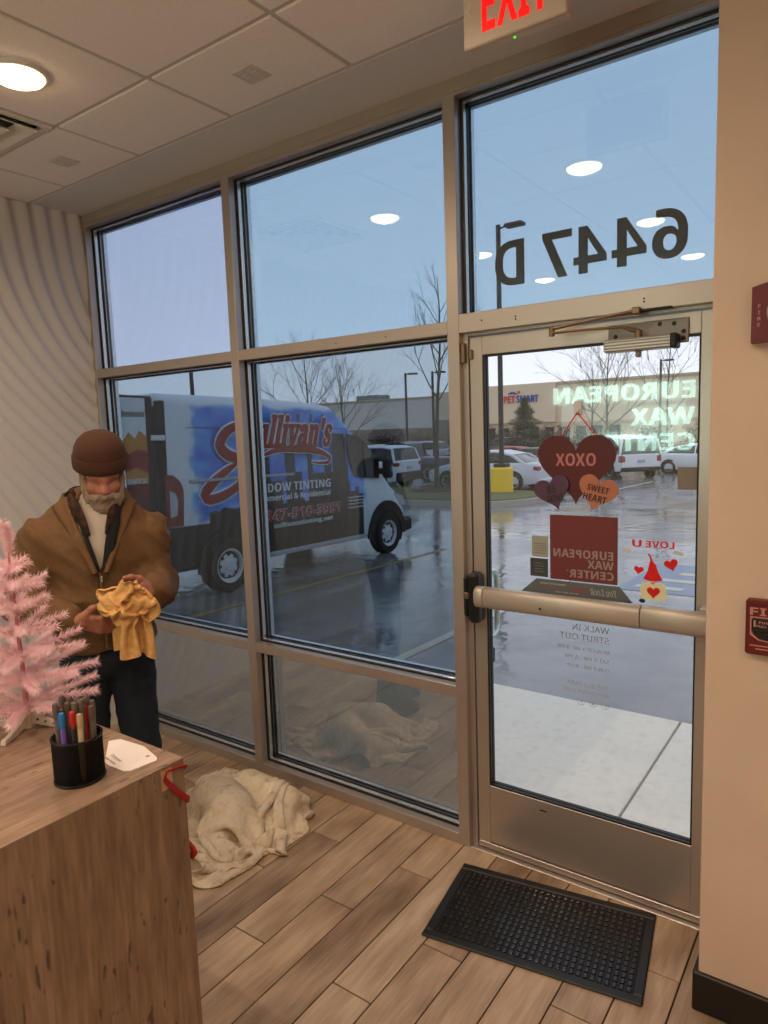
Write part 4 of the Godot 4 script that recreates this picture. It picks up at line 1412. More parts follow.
func person() -> void:
	var skin := mat("skin", Color(0.62, 0.40, 0.32), 0.55, 0.0, {"subsurf_scatter_enabled": true, "subsurf_scatter_strength": 0.15})
	tri_tex(skin, noise_tex(0.03, 91, [Color(0.86, 0.78, 0.75), Color(1, 1, 1), Color(0.98, 0.88, 0.84)], 256, 4), Vector3(5, 5, 5))
	var duck := mat("brown duck cloth", Color(0.40, 0.275, 0.145), 0.85, 0.0, {"rim_enabled": true, "rim": 0.12})
	tri_tex(duck, noise_tex(0.03, 92, [Color(0.83, 0.81, 0.78), Color(1, 1, 1), Color(0.94, 0.92, 0.9)], 512, 5), Vector3(3, 3, 3))
	duck.normal_enabled = true
	duck.normal_texture = noise_tex(0.3, 93, [], 256, 2, true)
	duck.normal_scale = 0.25
	mat("ribbed cuff", Color(0.25, 0.155, 0.085), 0.9)
	var plaid := mat("plaid flannel", Color(0.36, 0.25, 0.17), 0.95)
	var im := Image.create(64, 64, false, Image.FORMAT_RGB8)
	for y in 64:
		for x in 64:
			var c := Color(0.78, 0.60, 0.42)
			if x % 32 < 14:
				c = c * 0.55
			if y % 32 < 14:
				c = c * 0.55
			if x % 32 == 22 or y % 32 == 22:
				c = c.lerp(Color(1, 0.9, 0.7), 0.5)
			im.set_pixel(x, y, c)
	tri_tex(plaid, ImageTexture.create_from_image(im), Vector3(14, 14, 14))
	mat("cream shirt", Color(0.70, 0.65, 0.60), 0.9)
	mat("black vest", Color(0.03, 0.028, 0.03), 0.9)
	var jean := mat("dark denim", Color(0.09, 0.12, 0.18), 0.9)
	tri_tex(jean, noise_tex(0.02, 94, [Color(0.7, 0.7, 0.72), Color(1, 1, 1)], 256, 4), Vector3(3, 1.4, 3))
	var hat := mat("brown knit", Color(0.26, 0.14, 0.07), 0.95, 0.0, {"rim_enabled": true, "rim": 0.2})
	hat.normal_enabled = true
	hat.normal_texture = noise_tex(0.25, 95, [], 256, 2, true)
	hat.normal_scale = 0.5
	hat.uv1_triplanar = true
	hat.uv1_scale = Vector3(6, 6, 6)
	var beard := mat("grey beard", Color(0.68, 0.61, 0.54), 0.9)
	tri_tex(beard, noise_tex(0.06, 96, [Color(0.45, 0.40, 0.36), Color(0.85, 0.80, 0.75), Color(1, 1, 1)], 512, 3), Vector3(14, 3, 14))
	mat("boot leather", Color(0.16, 0.11, 0.08), 0.7)
	mat("dark eye", Color(0.06, 0.05, 0.05), 0.3)

	var t := thing("person", "bearded person in brown work jacket and knit cap folding a tan cloth", "person", Vector3(-1.17, 0, 0.875), 1.012)
	var V := func(x: float, y: float, z: float) -> Vector3: return Vector3(x, y, z)
	var rs: Vector3 = V.call(-0.205, 1.400, 0.0)
	var re: Vector3 = V.call(-0.285, 1.185, 0.02)
	var rw: Vector3 = V.call(-0.095, 1.130, 0.245)
	var ls: Vector3 = V.call(0.178, 1.400, 0.0)
	var le: Vector3 = V.call(0.200, 1.190, 0.0)
	var lw: Vector3 = V.call(0.175, 1.205, 0.225)
	# --- body: one continuous figure under the clothes
	var H := Transform3D(Basis(Vector3.RIGHT, 0.33) * Basis(Vector3.UP, 0.05), Vector3(0.032, 1.642, 0.028))
	var sb := Sh.new()
	var core := [
		egg(V.call(0, 1.33, 0), V.call(0.165, 0.19, 0.095)), egg(V.call(0, 1.08, 0), V.call(0.145, 0.18, 0.10)), cap(V.call(-0.16, 1.42, 0), V.call(0.14, 1.42, 0), 0.05),
		cap(rs, re, 0.05, 0.042), cap(re, rw, 0.04, 0.028), cap(ls, le, 0.05, 0.042), cap(le, lw, 0.04, 0.028),
		cap(V.call(0, 1.47, -0.02), H * V.call(0, -0.09, -0.02), 0.062, 0.056),
		cap(V.call(-0.085, 0.93, 0), V.call(-0.095, 0.50, 0.01), 0.07, 0.052), cap(V.call(-0.095, 0.50, 0.01), V.call(-0.10, 0.09, -0.01), 0.05, 0.036),
		cap(V.call(0.085, 0.93, 0), V.call(0.095, 0.50, 0.01), 0.07, 0.052), cap(V.call(0.095, 0.50, 0.01), V.call(0.10, 0.09, -0.01), 0.05, 0.036),
		cap(V.call(-0.10, 0.05, -0.02), V.call(-0.115, 0.04, 0.12), 0.036, 0.03), cap(V.call(0.10, 0.05, -0.02), V.call(0.115, 0.04, 0.12), 0.036, 0.03),
	]
	var r := net(core, 0.016, 0.05)
	sb.indexed(r[0], r[1])
	var hb := H.basis.get_euler()
	var head := [
		egg(H * V.call(0, 0.045, -0.012), V.call(0.072, 0.098, 0.095), hb), egg(H * V.call(0, -0.045, 0.022), V.call(0.055, 0.082, 0.070), hb),
		cap(H * V.call(0, 0.014, 0.086), H * V.call(0, -0.020, 0.108), 0.0095, 0.0135), cap(H * V.call(-0.013, -0.024, 0.094), H * V.call(0.013, -0.024, 0.094), 0.009),
		cap(H * V.call(-0.042, 0.030, 0.066), H * V.call(-0.012, 0.028, 0.080), 0.014), cap(H * V.call(0.042, 0.030, 0.066), H * V.call(0.012, 0.028, 0.080), 0.014),
		egg(H * V.call(-0.036, -0.018, 0.060), V.call(0.026, 0.024, 0.026), hb), egg(H * V.call(0.036, -0.018, 0.060), V.call(0.026, 0.024, 0.026), hb),
		egg(H * V.call(-0.073, -0.008, -0.008), V.call(0.011, 0.032, 0.020), hb), egg(H * V.call(0.073, -0.008, -0.008), V.call(0.011, 0.032, 0.020), hb),
		cap(H * V.call(-0.018, -0.052, 0.084), H * V.call(0.018, -0.052, 0.084), 0.010),
		cap(V.call(0, 1.50, -0.015), H * V.call(0, -0.06, -0.02), 0.06, 0.056),
	]
	r = net(head, 0.0055, 0.022)
	sb.indexed(r[0], r[1])
	r = net(hand_prims(rw, V.call(0.90, -0.22, 0.20), V.call(0.05, -0.35, 0.95), V.call(0.1, 0.9, 0.35), 0.55), 0.0045, 0.010)
	sb.indexed(r[0], r[1])
	r = net(hand_prims(lw, V.call(-0.62, 0.06, 0.75), V.call(0.60, 0.25, 0.70), V.call(-0.1, 0.95, -0.1), 0.75), 0.0045, 0.010)
	sb.indexed(r[0], r[1])
	put(sb, "body", skin, t)
	for sx in [-1.0, 1.0]:
		var e := Sh.new()
		e.ball(H * V.call(0.031 * sx, 0.006, 0.068), Vector3.ONE * 0.0125, 12)
		put(e, "eye", M["dark eye"], t)
	# --- shirt and vest in the open neck
	r = net([egg(V.call(0, 1.34, 0.01), V.call(0.150, 0.20, 0.118)), cap(V.call(0, 1.50, -0.01), V.call(0, 1.535, 0.0), 0.068, 0.064)], 0.012, 0.05)
	put(Sh.new().indexed(r[0], r[1]), "shirt", M["cream shirt"], t)
	put(Sh.new().tube([V.call(0.072, 1.53, 0.062), V.call(0.062, 1.47, 0.112), V.call(0.040, 1.38, 0.140), V.call(0.016, 1.29, 0.150)], [0.020, 0.022, 0.020, 0.012], 8, true, 0.4, V.call(0, 0, 1)), "vest", M["black vest"], t)
	put(Sh.new().tube([V.call(-0.068, 1.52, 0.068), V.call(-0.048, 1.44, 0.120), V.call(-0.022, 1.35, 0.144), V.call(-0.006, 1.29, 0.150)], [0.007, 0.008, 0.007, 0.005], 8, true, 0.5, V.call(0, 0, 1)), "vest", M["black vest"], t)
	# --- jacket
	var jk := [
		egg(V.call(-0.005, 1.33, 0.0), V.call(0.205, 0.215, 0.140)), egg(V.call(-0.005, 1.12, 0.008), V.call(0.195, 0.22, 0.148)), egg(V.call(-0.005, 1.0, 0.0), V.call(0.180, 0.10, 0.138)),
		cap(V.call(-0.03, 1.485, -0.01), rs + V.call(0.02, -0.01, 0), 0.070, 0.078), cap(V.call(0.03, 1.485, -0.01), ls + V.call(-0.02, -0.01, 0), 0.070, 0.076), cap(rs, re, 0.082, 0.072), cap(re, rw - V.call(0.022, -0.006, 0.028), 0.074, 0.050), cap(ls, le, 0.080, 0.072), cap(le, lw - V.call(-0.004, 0.0, 0.030), 0.074, 0.052),
		cap(V.call(-0.13, 1.50, -0.02), V.call(-0.06, 1.555, -0.06), 0.045, 0.045), cap(V.call(0.11, 1.50, -0.02), V.call(0.06, 1.555, -0.06), 0.045, 0.045), cap(V.call(-0.06, 1.54, -0.08), V.call(0.06, 1.54, -0.08), 0.055),
	]
	var f1 := noise(1.0, 97, 2)
	f1.fractal_type = FastNoiseLite.FRACTAL_RIDGED
	var f2 := noise(3.5, 98, 2)
	var opj := func(p: Vector3, d: float) -> float:
		var arm := clampf((absf(p.x) - 0.15) * 12.0, 0.0, 1.0)
		var q := Vector3(p.x * 4.0, p.y * 6.0 + p.x * 5.0, p.z * 4.0)
		var e := d - f1.get_noise_3dv(q) * (0.011 + 0.013 * arm) - 0.010 * f2.get_noise_3dv(p)
		var half := (p.y - 1.275) * 0.345
		if p.z > 0.03 and p.y > 1.22:
			var wedge := maxf(absf(p.x + 0.004) - half, 1.22 - p.y)
			e = maxf(e, -maxf(wedge, -0.02 - d))
		if p.z > 0.02:
			e = maxf(e, 0.006 - absf(p.x + 0.003 - 0.012 * (1.275 - p.y)) * 1.0 - maxf(0.0, -d - 0.006))
		return maxf(e, 0.968 - p.y + 0.01 * sin(p.x * 14.0))
	r = net(jk, 0.0095, 0.045, opj, 0.025)
	put(Sh.new().indexed(r[0], r[1]), "jacket", duck, t)
	# collar turned out, with the plaid lining showing
	for sx in [-1.0, 1.0]:
		var rings := []
		for k in 9:
			var f := k / 8.0
			var base: Vector3 = V.call(sx * lerpf(0.100, 0.010, pow(f, 0.9)), lerpf(1.545, 1.285, f), lerpf(-0.01, 0.158, pow(f, 0.62)))
			var wd := lerpf(0.062, 0.020, f)
			var out: Vector3 = V.call(sx * 0.9, -0.15, 0.35).normalized()
			var rr := []
			for e in [[0.0, 0.010], [0.35, 0.026], [0.85, 0.020], [1.0, 0.004], [0.85, -0.010], [0.3, -0.006]]:
				rr.append(base + out * wd * e[0] + V.call(0, 0.35, 0.9).normalized() * e[1] * lerpf(1.0, 0.55, f))
			if sx > 0:
				rr.reverse()
			rings.append(rr)
		put(Sh.new().loft(rings), "collar", duck, t)
		var lr := []
		for k in 7:
			var f := k / 6.0
			lr.append(V.call(sx * lerpf(0.088, 0.030, f), lerpf(1.560, 1.430, f), lerpf(-0.005, 0.128, pow(f, 0.62))))
		put(Sh.new().tube(lr, [0.030, 0.038, 0.042, 0.040, 0.034, 0.024, 0.012], 8, true, 0.45, V.call(sx, 0.2, -0.4)), "lining", plaid, t)
	put(Sh.new().tube([V.call(-0.09, 1.555, -0.02), V.call(-0.075, 1.57, -0.07), V.call(0, 1.575, -0.095), V.call(0.075, 1.57, -0.07), V.call(0.09, 1.555, -0.02)], 0.030, 8, true, 1.2), "hood_roll", plaid, t)
	# zip
	var zp := []
	for k in 9:
		var y := lerpf(1.280, 0.985, k / 8.0)
		zp.append(V.call(-0.003 + 0.012 * (1.275 - y), y, 0.150 + 0.010 * sin((1.28 - y) * 9.0)))
	put(Sh.new().tube(zp, 0.005, 6), "zip", M["bronze metal"], t)
	put(Sh.new().box(V.call(0.001, 1.262, 0.166), V.call(0.006, 0.022, 0.004), 0.0015), "zip_pull", M["bright aluminium"], t)
	# cuffs
	for q in [[re, rw, 0.028], [le, lw, 0.030]]:
		var d: Vector3 = (q[1] - q[0]).normalized()
		put(Sh.new().tube([q[1] - d * 0.045, q[1] - d * 0.03, q[1] - d * 0.010, q[1] - d * 0.004], [0.046, 0.047, 0.043, 0.036], 16), "cuff", M["ribbed cuff"], t)
	# --- jeans and boots
	var jn := [
		egg(V.call(0, 0.93, 0), V.call(0.170, 0.11, 0.118)),
		cap(V.call(-0.088, 0.90, 0), V.call(-0.098, 0.50, 0.012), 0.090, 0.070), cap(V.call(-0.098, 0.50, 0.012), V.call(-0.103, 0.09, -0.005), 0.070, 0.062),
		cap(V.call(0.088, 0.90, 0), V.call(0.098, 0.50, 0.012), 0.090, 0.070), cap(V.call(0.098, 0.50, 0.012), V.call(0.103, 0.09, -0.005), 0.070, 0.062),
	]
	var opn := func(p: Vector3, d: float) -> float:
		return maxf(d - 0.006 * f1.get_noise_3dv(p * Vector3(4, 7, 4)), 0.035 - p.y)
	r = net(jn, 0.013, 0.03, opn, 0.015)
	put(Sh.new().indexed(r[0], r[1]), "jeans", jean, t)
	for sx in [-1.0, 1.0]:
		r = net([cap(V.call(0.105 * sx, 0.065, -0.03), V.call(0.115 * sx, 0.055, 0.06), 0.052, 0.048), egg(V.call(0.118 * sx, 0.045, 0.13), V.call(0.050, 0.045, 0.075)), cap(V.call(0.103 * sx, 0.07, -0.01), V.call(0.103 * sx, 0.13, -0.01), 0.055)], 0.010, 0.03, func(p: Vector3, d: float) -> float: return maxf(d, 0.0015 - p.y), 0.01)
		put(Sh.new().indexed(r[0], r[1]), "boot", M["boot leather"], t)
	# --- cap and beard
	var hx := Transform3D(H.basis * Basis.from_scale(V.call(1, 1, 1.10)), H * V.call(0, 0.0, -0.010))
	var hs := Sh.new()
	hs.lathe([Vector2(0.088, 0.043), Vector2(0.0985, 0.040), Vector2(0.1025, 0.045), Vector2(0.1035, 0.064), Vector2(0.1030, 0.089), Vector2(0.1005, 0.094), Vector2(0.0975, 0.093), Vector2(0.0975, 0.100), Vector2(0.0930, 0.124), Vector2(0.081, 0.149), Vector2(0.061, 0.169), Vector2(0.036, 0.181), Vector2(0.0, 0.186)], 48, hx)
	put(hs, "knit_cap", hat, t)
	var bp := [
		egg(H * V.call(0, -0.084, 0.052), V.call(0.057, 0.054, 0.050), hb), egg(H * V.call(0, -0.108, 0.052), V.call(0.044, 0.042, 0.038), hb),
		cap(H * V.call(-0.040, -0.052, 0.078), H * V.call(-0.004, -0.038, 0.100), 0.013, 0.013), cap(H * V.call(0.040, -0.052, 0.078), H * V.call(0.004, -0.038, 0.100), 0.013, 0.013),
		cap(H * V.call(-0.068, 0.012, 0.018), H * V.call(-0.052, -0.072, 0.040), 0.014, 0.020), cap(H * V.call(0.068, 0.012, 0.018), H * V.call(0.052, -0.072, 0.040), 0.014, 0.020),
	]
	var bn := noise(1.0, 99, 2)
	bn.fractal_type = FastNoiseLite.FRACTAL_RIDGED
	r = net(bp, 0.0048, 0.02, func(p: Vector3, d: float) -> float: return d - 0.0055 * bn.get_noise_3dv(p * Vector3(70, 14, 60)), 0.010)
	put(Sh.new().indexed(r[0], r[1]), "beard", beard, t)

	# --- the cloth in the hands is a thing of its own
	var tan_ := mat("tan cotton", Color(0.88, 0.68, 0.43), 0.9)
	tri_tex(tan_, noise_tex(0.02, 101, [Color(0.80, 0.76, 0.70), Color(1, 1, 1)], 256, 4), Vector3(5, 5, 5))
	var hold := [cap(rw, rw + V.call(0.13, -0.03, 0.05), 0.032, 0.028), cap(lw, lw + V.call(-0.07, 0.0, 0.075), 0.036, 0.034), egg(V.call(-0.005, 1.15, 0.0), V.call(0.21, 0.24, 0.165)), egg(V.call(0.070, 1.190, 0.305), V.call(0.070, 0.055, 0.045)), egg(V.call(0.105, 1.235, 0.31), V.call(0.030, 0.040, 0.026)), cap(V.call(0.15, 1.18, 0.33), V.call(0.19, 1.135, 0.335), 0.02, 0.012)]
	var rn := noise(3.2, 103, 3)
	var start := func(u: float, v: float) -> Vector3:
		var a := (u - 0.5) * 2.0
		var b := (v - 0.42) * 2.0
		return Vector3(0.085 + a * 0.085 + rn.get_noise_2d(u * 2.6, v * 2.6) * 0.05, 1.212 - b * 0.085 + rn.get_noise_2d(u * 2.6 + 5.0, v * 2.6) * 0.055, 0.365 - 0.05 * (a * a + b * b) + rn.get_noise_2d(u * 2.6, v * 2.6 + 5.0) * 0.065)
	var n := 44
	var pins := {}
	for j in range(2, 36, 6):
		for i in range(2, n, 6):
			pins[i + j * n] = start.call(float(i) / (n - 1), float(j) / (n - 1))
	var rp := drape(n, 0.38, start, hold, 0.5, pins, 40, 0.14)
	rp = soften(rp, n, 3)
	var ro := put(sheet(rp, n, 0.003), "tan_cloth", tan_)
	ro.position = t.position
	ro.rotation = t.rotation
	tag(ro, "crumpled tan cotton cloth held in the person's hands", "cloth")


func side_x() -> Basis:
	return Basis(Vector3(0, 0, 1), Vector3(0, 1, 0), Vector3(-1, 0, 0))


func section(z: float, yb: float, yt: float, w: float, wt: float, r: float) -> Array:
	var left := [Vector2(-w * 0.96, yb), Vector2(-w, yb + 0.04), Vector2(-w, yb + (yt - yb) * 0.45), Vector2(lerpf(-w, -wt, 0.5), yb + (yt - yb) * 0.72)]
	for k in 6:
		var a := PI - k * PI / 10
		left.append(Vector2(-wt + r + r * cos(a), yt - r + r * sin(a)))
	var out := []
	for q in left:
		out.append(Vector3(q.x, q.y, z))
	for i in left.size():
		var q: Vector2 = left[left.size() - 1 - i]
		out.append(Vector3(-q.x, q.y, z))
	return out


func wheel(parent: Node3D, at: Vector3, r: float, w: float, rim: Material, spokes: int) -> void:
	var side := signf(at.x)
	var xf := Transform3D(Basis(Vector3.BACK, -PI / 2 * side), at)
	var t := put(Sh.new().lathe([Vector2(r * 0.62, -w / 2), Vector2(r * 0.92, -w / 2), Vector2(r, -w * 0.34), Vector2(r, w * 0.34), Vector2(r * 0.92, w / 2), Vector2(r * 0.66, w / 2), Vector2(r * 0.62, w * 0.40)], 32, xf), "wheel", M["tyre"], parent)
	put(Sh.new().lathe([Vector2(0.0, w * 0.36), Vector2(r * 0.16, w * 0.36), Vector2(r * 0.20, w * 0.30), Vector2(r * 0.52, w * 0.24), Vector2(r * 0.58, w * 0.42), Vector2(r * 0.655, w * 0.45), Vector2(r * 0.665, w * 0.38)], 32, xf), "rim", rim, t)
	var s := Sh.new()
	for k in spokes:
		var a := TAU * k / spokes
		s.lathe([Vector2(0.0, 0.012), Vector2(r * 0.062, 0.010), Vector2(r * 0.066, 0.0)], 8, xf * Transform3D(Basis(), Vector3(cos(a) * r * 0.42, w * 0.27, sin(a) * r * 0.42)))
	put(s, "rim_hole", M["tyre"], t).set_meta("kind", "stuff")


func van_print() -> ImageTexture:
	var W := 1120
	var H := 520
	var im := Image.create(W, H, false, Image.FORMAT_RGB8)
	var n := noise(0.012, 201, 4)
	var n2 := noise(0.05, 202, 2)
	var black := Color(0.055, 0.05, 0.055)
	# buildings of the printed skyline: z of rear edge, z of front edge, height
	var towers := [[-0.25, -0.62, 1.52], [-0.62, -0.80, 1.80], [-0.80, -1.02, 1.35], [-1.10, -1.30, 1.72], [-1.30, -1.42, 1.45], [-1.55, -1.66, 1.75], [-1.66, -2.11, 1.42], [-1.92, -2.04, 1.60], [-2.11, -2.44, 1.985], [-2.44, -2.50, 1.25], [-2.50, -2.62, 1.10], [-2.62, -2.72, 1.16]]
	for j in H:
		var y := 2.6 * (1.0 - (j + 0.5) / H)
		for i in W:
			var z := -4.5 + 5.6 * (i + 0.5) / W
			var c := Color(0.86, 0.88, 0.90)
			var e := n.get_noise_2d(i, j) * 0.16
			var mz := minf((0.52 + e - z) / 0.16, (z + 2.95 + e * 0.5) / 0.22)
			var my := minf((2.36 - y + e * 0.3) / 0.09, (y - 0.86 - e) / 0.22)
			var k := clampf(minf(mz, my), 0.0, 1.0)
			k = k * k * (3.0 - 2.0 * k)
			var blue := Color(0.16, 0.42, 0.80).lerp(Color(0.40, 0.65, 0.93), clampf(0.4 + n.get_noise_2d(i * 0.6 + 500, j * 1.4) * 1.2, 0.0, 1.0))
			c = c.lerp(blue, k)
			if y < 0.90 and z > 0.26 and z < 1.2:
				c = Color(0.105, 0.085, 0.080)
			elif z <= 0.26 and z > -2.82 and y < 1.05 + n.get_noise_2d(i * 3.0, 7.0) * 0.05 and y > 0.0:
				c = black
			for q in towers:
				if z <= q[0] and z >= q[1] and y < q[2] and y > 0.0:
					c = black
					if (i % 15) > 9 and (j % 22) > 13 and n2.get_noise_2d(floorf(i / 15.0) * 40.0, floorf(j / 22.0) * 40.0) > 0.12 and y > 1.38:
						c = Color(0.16, 0.30, 0.55)
			im.set_pixel(i, j, c)
	return ImageTexture.create_from_image(im)


func outlined(t: String, at: Vector3, w: float, h: float, parent: Node, m: Material, face: String, shear: float, o: float, bold := 0.002) -> void:
	var b := Basis(Vector3.UP, PI / 2)
	var base := text_mesh(t, w, h, 0.003, face, true, shear)
	var st := SurfaceTool.new()
	st.begin(Mesh.PRIMITIVE_TRIANGLES)
	for k in 8:
		st.append_from(base, 0, Transform3D(Basis(), Vector3(cos(TAU * k / 8) * o, sin(TAU * k / 8) * o, -0.0006 * k)))
	var p := hang(st.commit(), "lettering_outline", M["van white print"], parent)
	p.transform = Transform3D(b, at)
	var s2 := SurfaceTool.new()
	s2.begin(Mesh.PRIMITIVE_TRIANGLES)
	for k in 6:
		s2.append_from(base, 0, Transform3D(Basis(), Vector3(cos(TAU * k / 6) * bold, sin(TAU * k / 6) * bold, 0.0006 * k)))
	var q := hang(s2.commit(), "lettering", m, parent)
	q.transform = Transform3D(b, at + Vector3(0.003, 0, 0))


func van() -> void:
	mat("tyre", Color(0.035, 0.034, 0.035), 0.8)
	mat("white wheel", Color(0.80, 0.81, 0.82), 0.4)
	mat("alloy wheel", Color(0.62, 0.63, 0.65), 0.35, 0.5)
	mat("cladding", Color(0.065, 0.055, 0.052), 0.65)
	mat("car glass", Color(0.10, 0.10, 0.105), 0.08)
	mat("tail red", Color(0.50, 0.04, 0.05), 0.25)
	mat("lamp clear", Color(0.72, 0.72, 0.72), 0.2)
	mat("van white print", Color(0.86, 0.87, 0.88), 0.5)
	mat("van red print", Color(0.58, 0.06, 0.085), 0.5)
	mat("van silver", Color(0.60, 0.61, 0.62), 0.4, 0.4)
	mat("number plate", Color(0.62, 0.66, 0.74), 0.5)
	var paint := mat("van paint", Color.WHITE, 0.30)
	paint.albedo_texture = van_print()
	var t := thing("work_van", "white and blue lettered work van parked outside with its rear door open", "van", Vector3(-6.27, ground(-3.34), -3.34))
	t.rotation.x = -0.025
	# z, bottom, top, half width, half width at the roof, corner radius
	var S := [[0.90, 0.42, 2.36, 0.97, 0.90, 0.10], [0.88, 0.40, 2.43, 1.00, 0.935, 0.14], [0.80, 0.36, 2.455, 1.02, 0.95, 0.16], [0.0, 0.36, 2.46, 1.02, 0.95, 0.17], [-1.2, 0.36, 2.455, 1.02, 0.95, 0.17], [-2.0, 0.36, 2.43, 1.02, 0.95, 0.18], [-2.25, 0.36, 2.385, 1.02, 0.945, 0.18], [-2.62, 0.36, 2.13, 1.02, 0.94, 0.17], [-3.10, 0.34, 1.73, 1.02, 0.95, 0.14], [-3.45, 0.34, 1.36, 1.01, 0.96, 0.12], [-3.72, 0.32, 1.12, 0.99, 0.93, 0.11], [-4.0, 0.30, 1.0, 0.93, 0.86, 0.12], [-4.25, 0.28, 0.86, 0.82, 0.74, 0.12], [-4.38, 0.32, 0.70, 0.66, 0.58, 0.10]]
	var rings := []
	for q in S:
		rings.append(section(q[0], q[1], q[2], q[3], q[4], q[5]))
	var sh := Sh.new()
	sh.uvf = func(p: Vector3) -> Vector2: return Vector2((p.z + 4.5) / 5.6, 1.0 - p.y / 2.6)
	sh.loft(rings)
	var body := put(sh, "body", paint, t)
	var X := Transform3D(side_x(), Vector3(1.022, 0, 0))
	# sill, track rail, seams
	put(Sh.new().bx(Vector3(0.99, 0.33, -2.86), Vector3(1.03, 0.40, -0.55), 0.01), "sill", M["van silver"], t)
	put(Sh.new().bx(Vector3(1.01, 1.405, -1.25), Vector3(1.04, 1.445, 0.54), 0.006), "door_track", M["van silver"], t)
	for q in [[0.55, -2.3, 2.05], [-2.3, -2.36, 2.05]]:
		put(Sh.new().bx(Vector3(1.015, q[2], minf(q[0], q[1])), Vector3(1.0225, q[2] + 0.008, maxf(q[0], q[1]))), "seam", M["cladding"], body)
	for q in [-0.62, -2.05, -2.44]:
		put(Sh.new().bx(Vector3(1.012, 0.42, q - 0.004), Vector3(1.0225, 2.02, q + 0.004)), "seam", M["cladding"], body)
	for k in 7:
		put(Sh.new().bx(Vector3(0.93, 2.10, -0.4 - 0.26 * k), Vector3(1.0, 2.26, -0.385 - 0.26 * k), 0.004), "roof_rib", M["van silver"], body)
	# cab window and mirror
	put(Sh.new().extrude([Vector2(-2.42, 1.975), Vector2(-2.66, 1.95), Vector2(-2.95, 1.78), Vector2(-3.24, 1.52), Vector2(-3.24, 1.26), Vector2(-2.66, 1.31), Vector2(-2.55, 1.40), Vector2(-2.49, 1.60)], 0.02, X), "side_window", M["car glass"], t)
	put(Sh.new().extrude([Vector2(-2.80, 1.86), Vector2(-2.84, 1.86), Vector2(-2.88, 1.29), Vector2(-2.84, 1.29)], 0.03, X), "window_divider", M["cladding"], t)
	var mi := put(Sh.new().bx(Vector3(1.05, 1.26, -3.42), Vector3(1.20, 1.58, -3.28), 0.03), "mirror", M["cladding"], t)
	put(Sh.new().bx(Vector3(0.98, 1.32, -3.40), Vector3(1.06, 1.42, -3.30), 0.01), "mirror_arm", M["cladding"], mi)
	put(Sh.new().bx(Vector3(1.192, 1.36, -3.40), Vector3(1.205, 1.46, -3.36), 0.003), "turn_lens", M["lamp clear"], mi)
	put(Sh.new().extrude([Vector2(-0.80, 2.30), Vector2(0.80, 2.30), Vector2(0.88, 1.56), Vector2(-0.88, 1.56)], 0.01, Transform3D(Basis(Vector3.RIGHT, -0.87), Vector3(0, 0.42, -1.05))), "windscreen", M["car glass"], t)
	put(Sh.new().bx(Vector3(-0.9, 0.28, -4.42), Vector3(0.9, 0.52, -4.1), 0.05), "front_bumper", M["cladding"], t)
	put(Sh.new().extrude([Vector2(-3.86, 0.98), Vector2(-4.10, 0.90), Vector2(-4.16, 0.74), Vector2(-3.95, 0.76)], 0.10, Transform3D(side_x(), Vector3(0.86, 0, 0))), "headlamp", M["lamp clear"], t)
	# wheel wells, arches, wheels
	for z in [0.0, -3.45]:
		var disc := []
		for k in 25:
			var a := PI * 1.12 * k / 24 - PI * 0.06
			disc.append(Vector2(z + cos(a) * 0.44, 0.34 + sin(a) * 0.44))
		disc.append(Vector2(z - 0.40, 0.18))
		disc.append(Vector2(z + 0.40, 0.18))
		put(Sh.new().extrude(disc, 0.008, X), "wheel_well", M["tyre"], t)
		var arch := []
		var r1 := 0.53 if z < -1 else 0.47
		for k in 21:
			var a := PI * k / 20
			arch.append(Vector2(z + cos(a) * r1, 0.30 + sin(a) * r1 * 1.1))
		for k in 21:
			var a := PI - PI * k / 20
			arch.append(Vector2(z + cos(a) * 0.40, 0.30 + sin(a) * 0.42))
		put(Sh.new().extrude(arch, 0.035, X), "wheel_arch", M["cladding"], t)
		for sx in [-1.0, 1.0]:
			wheel(t, Vector3(0.975 * sx, 0.34, z), 0.34, 0.20, M["white wheel"], 8)
	put(Sh.new().bx(Vector3(0.985, 0.40, 0.46), Vector3(1.028, 0.885, 0.86), 0.01), "rear_quarter", M["cladding"], t)
	put(Sh.new().bx(Vector3(-0.98, 0.34, 0.86), Vector3(0.98, 0.56, 1.02), 0.03), "rear_bumper", M["cladding"], t)
	# tail lamp
	var tl := put(Sh.new().extrude([Vector2(0.885, 1.52), Vector2(0.78, 1.51), Vector2(0.68, 1.43), Vector2(0.64, 1.33), Vector2(0.66, 0.91), Vector2(0.885, 0.91)], 0.05, Transform3D(side_x(), Vector3(1.01, 0, 0))), "tail_lamp", M["tail red"], t)
	put(Sh.new().extrude([Vector2(0.84, 1.33), Vector2(0.76, 1.30), Vector2(0.73, 1.20), Vector2(0.75, 1.04), Vector2(0.84, 1.02)], 0.05, Transform3D(side_x(), Vector3(1.014, 0, 0))), "clear_lens", M["lamp clear"], tl)
	put(Sh.new().bx(Vector3(0.90, 0.55, 0.82), Vector3(1.0, 2.36, 0.905), 0.01), "door_frame", M["cladding"], t)
	# rear doors swung open
	mat("door brown", Color(0.16, 0.115, 0.10), 0.6)
	mat("flame print", Color(0.75, 0.50, 0.15), 0.5)
	mat("brick red print", Color(0.42, 0.12, 0.12), 0.5)
	var dr := Node3D.new()
	dr.name = "rear_door"
	t.add_child(dr)
	dr.position = Vector3(1.02, 0, 0.95)
	dr.rotation.y = 0.10
	put(Sh.new().bx(Vector3(-0.06, 0.55, 0.04), Vector3(0.0, 2.40, 0.84), 0.02), "door_panel", M["door brown"], dr)
	put(Sh.new().bx(Vector3(-0.003, 0.60, 0.16), Vector3(0.004, 2.37, 0.50), 0.002), "print_panel", M["van white print"], dr)
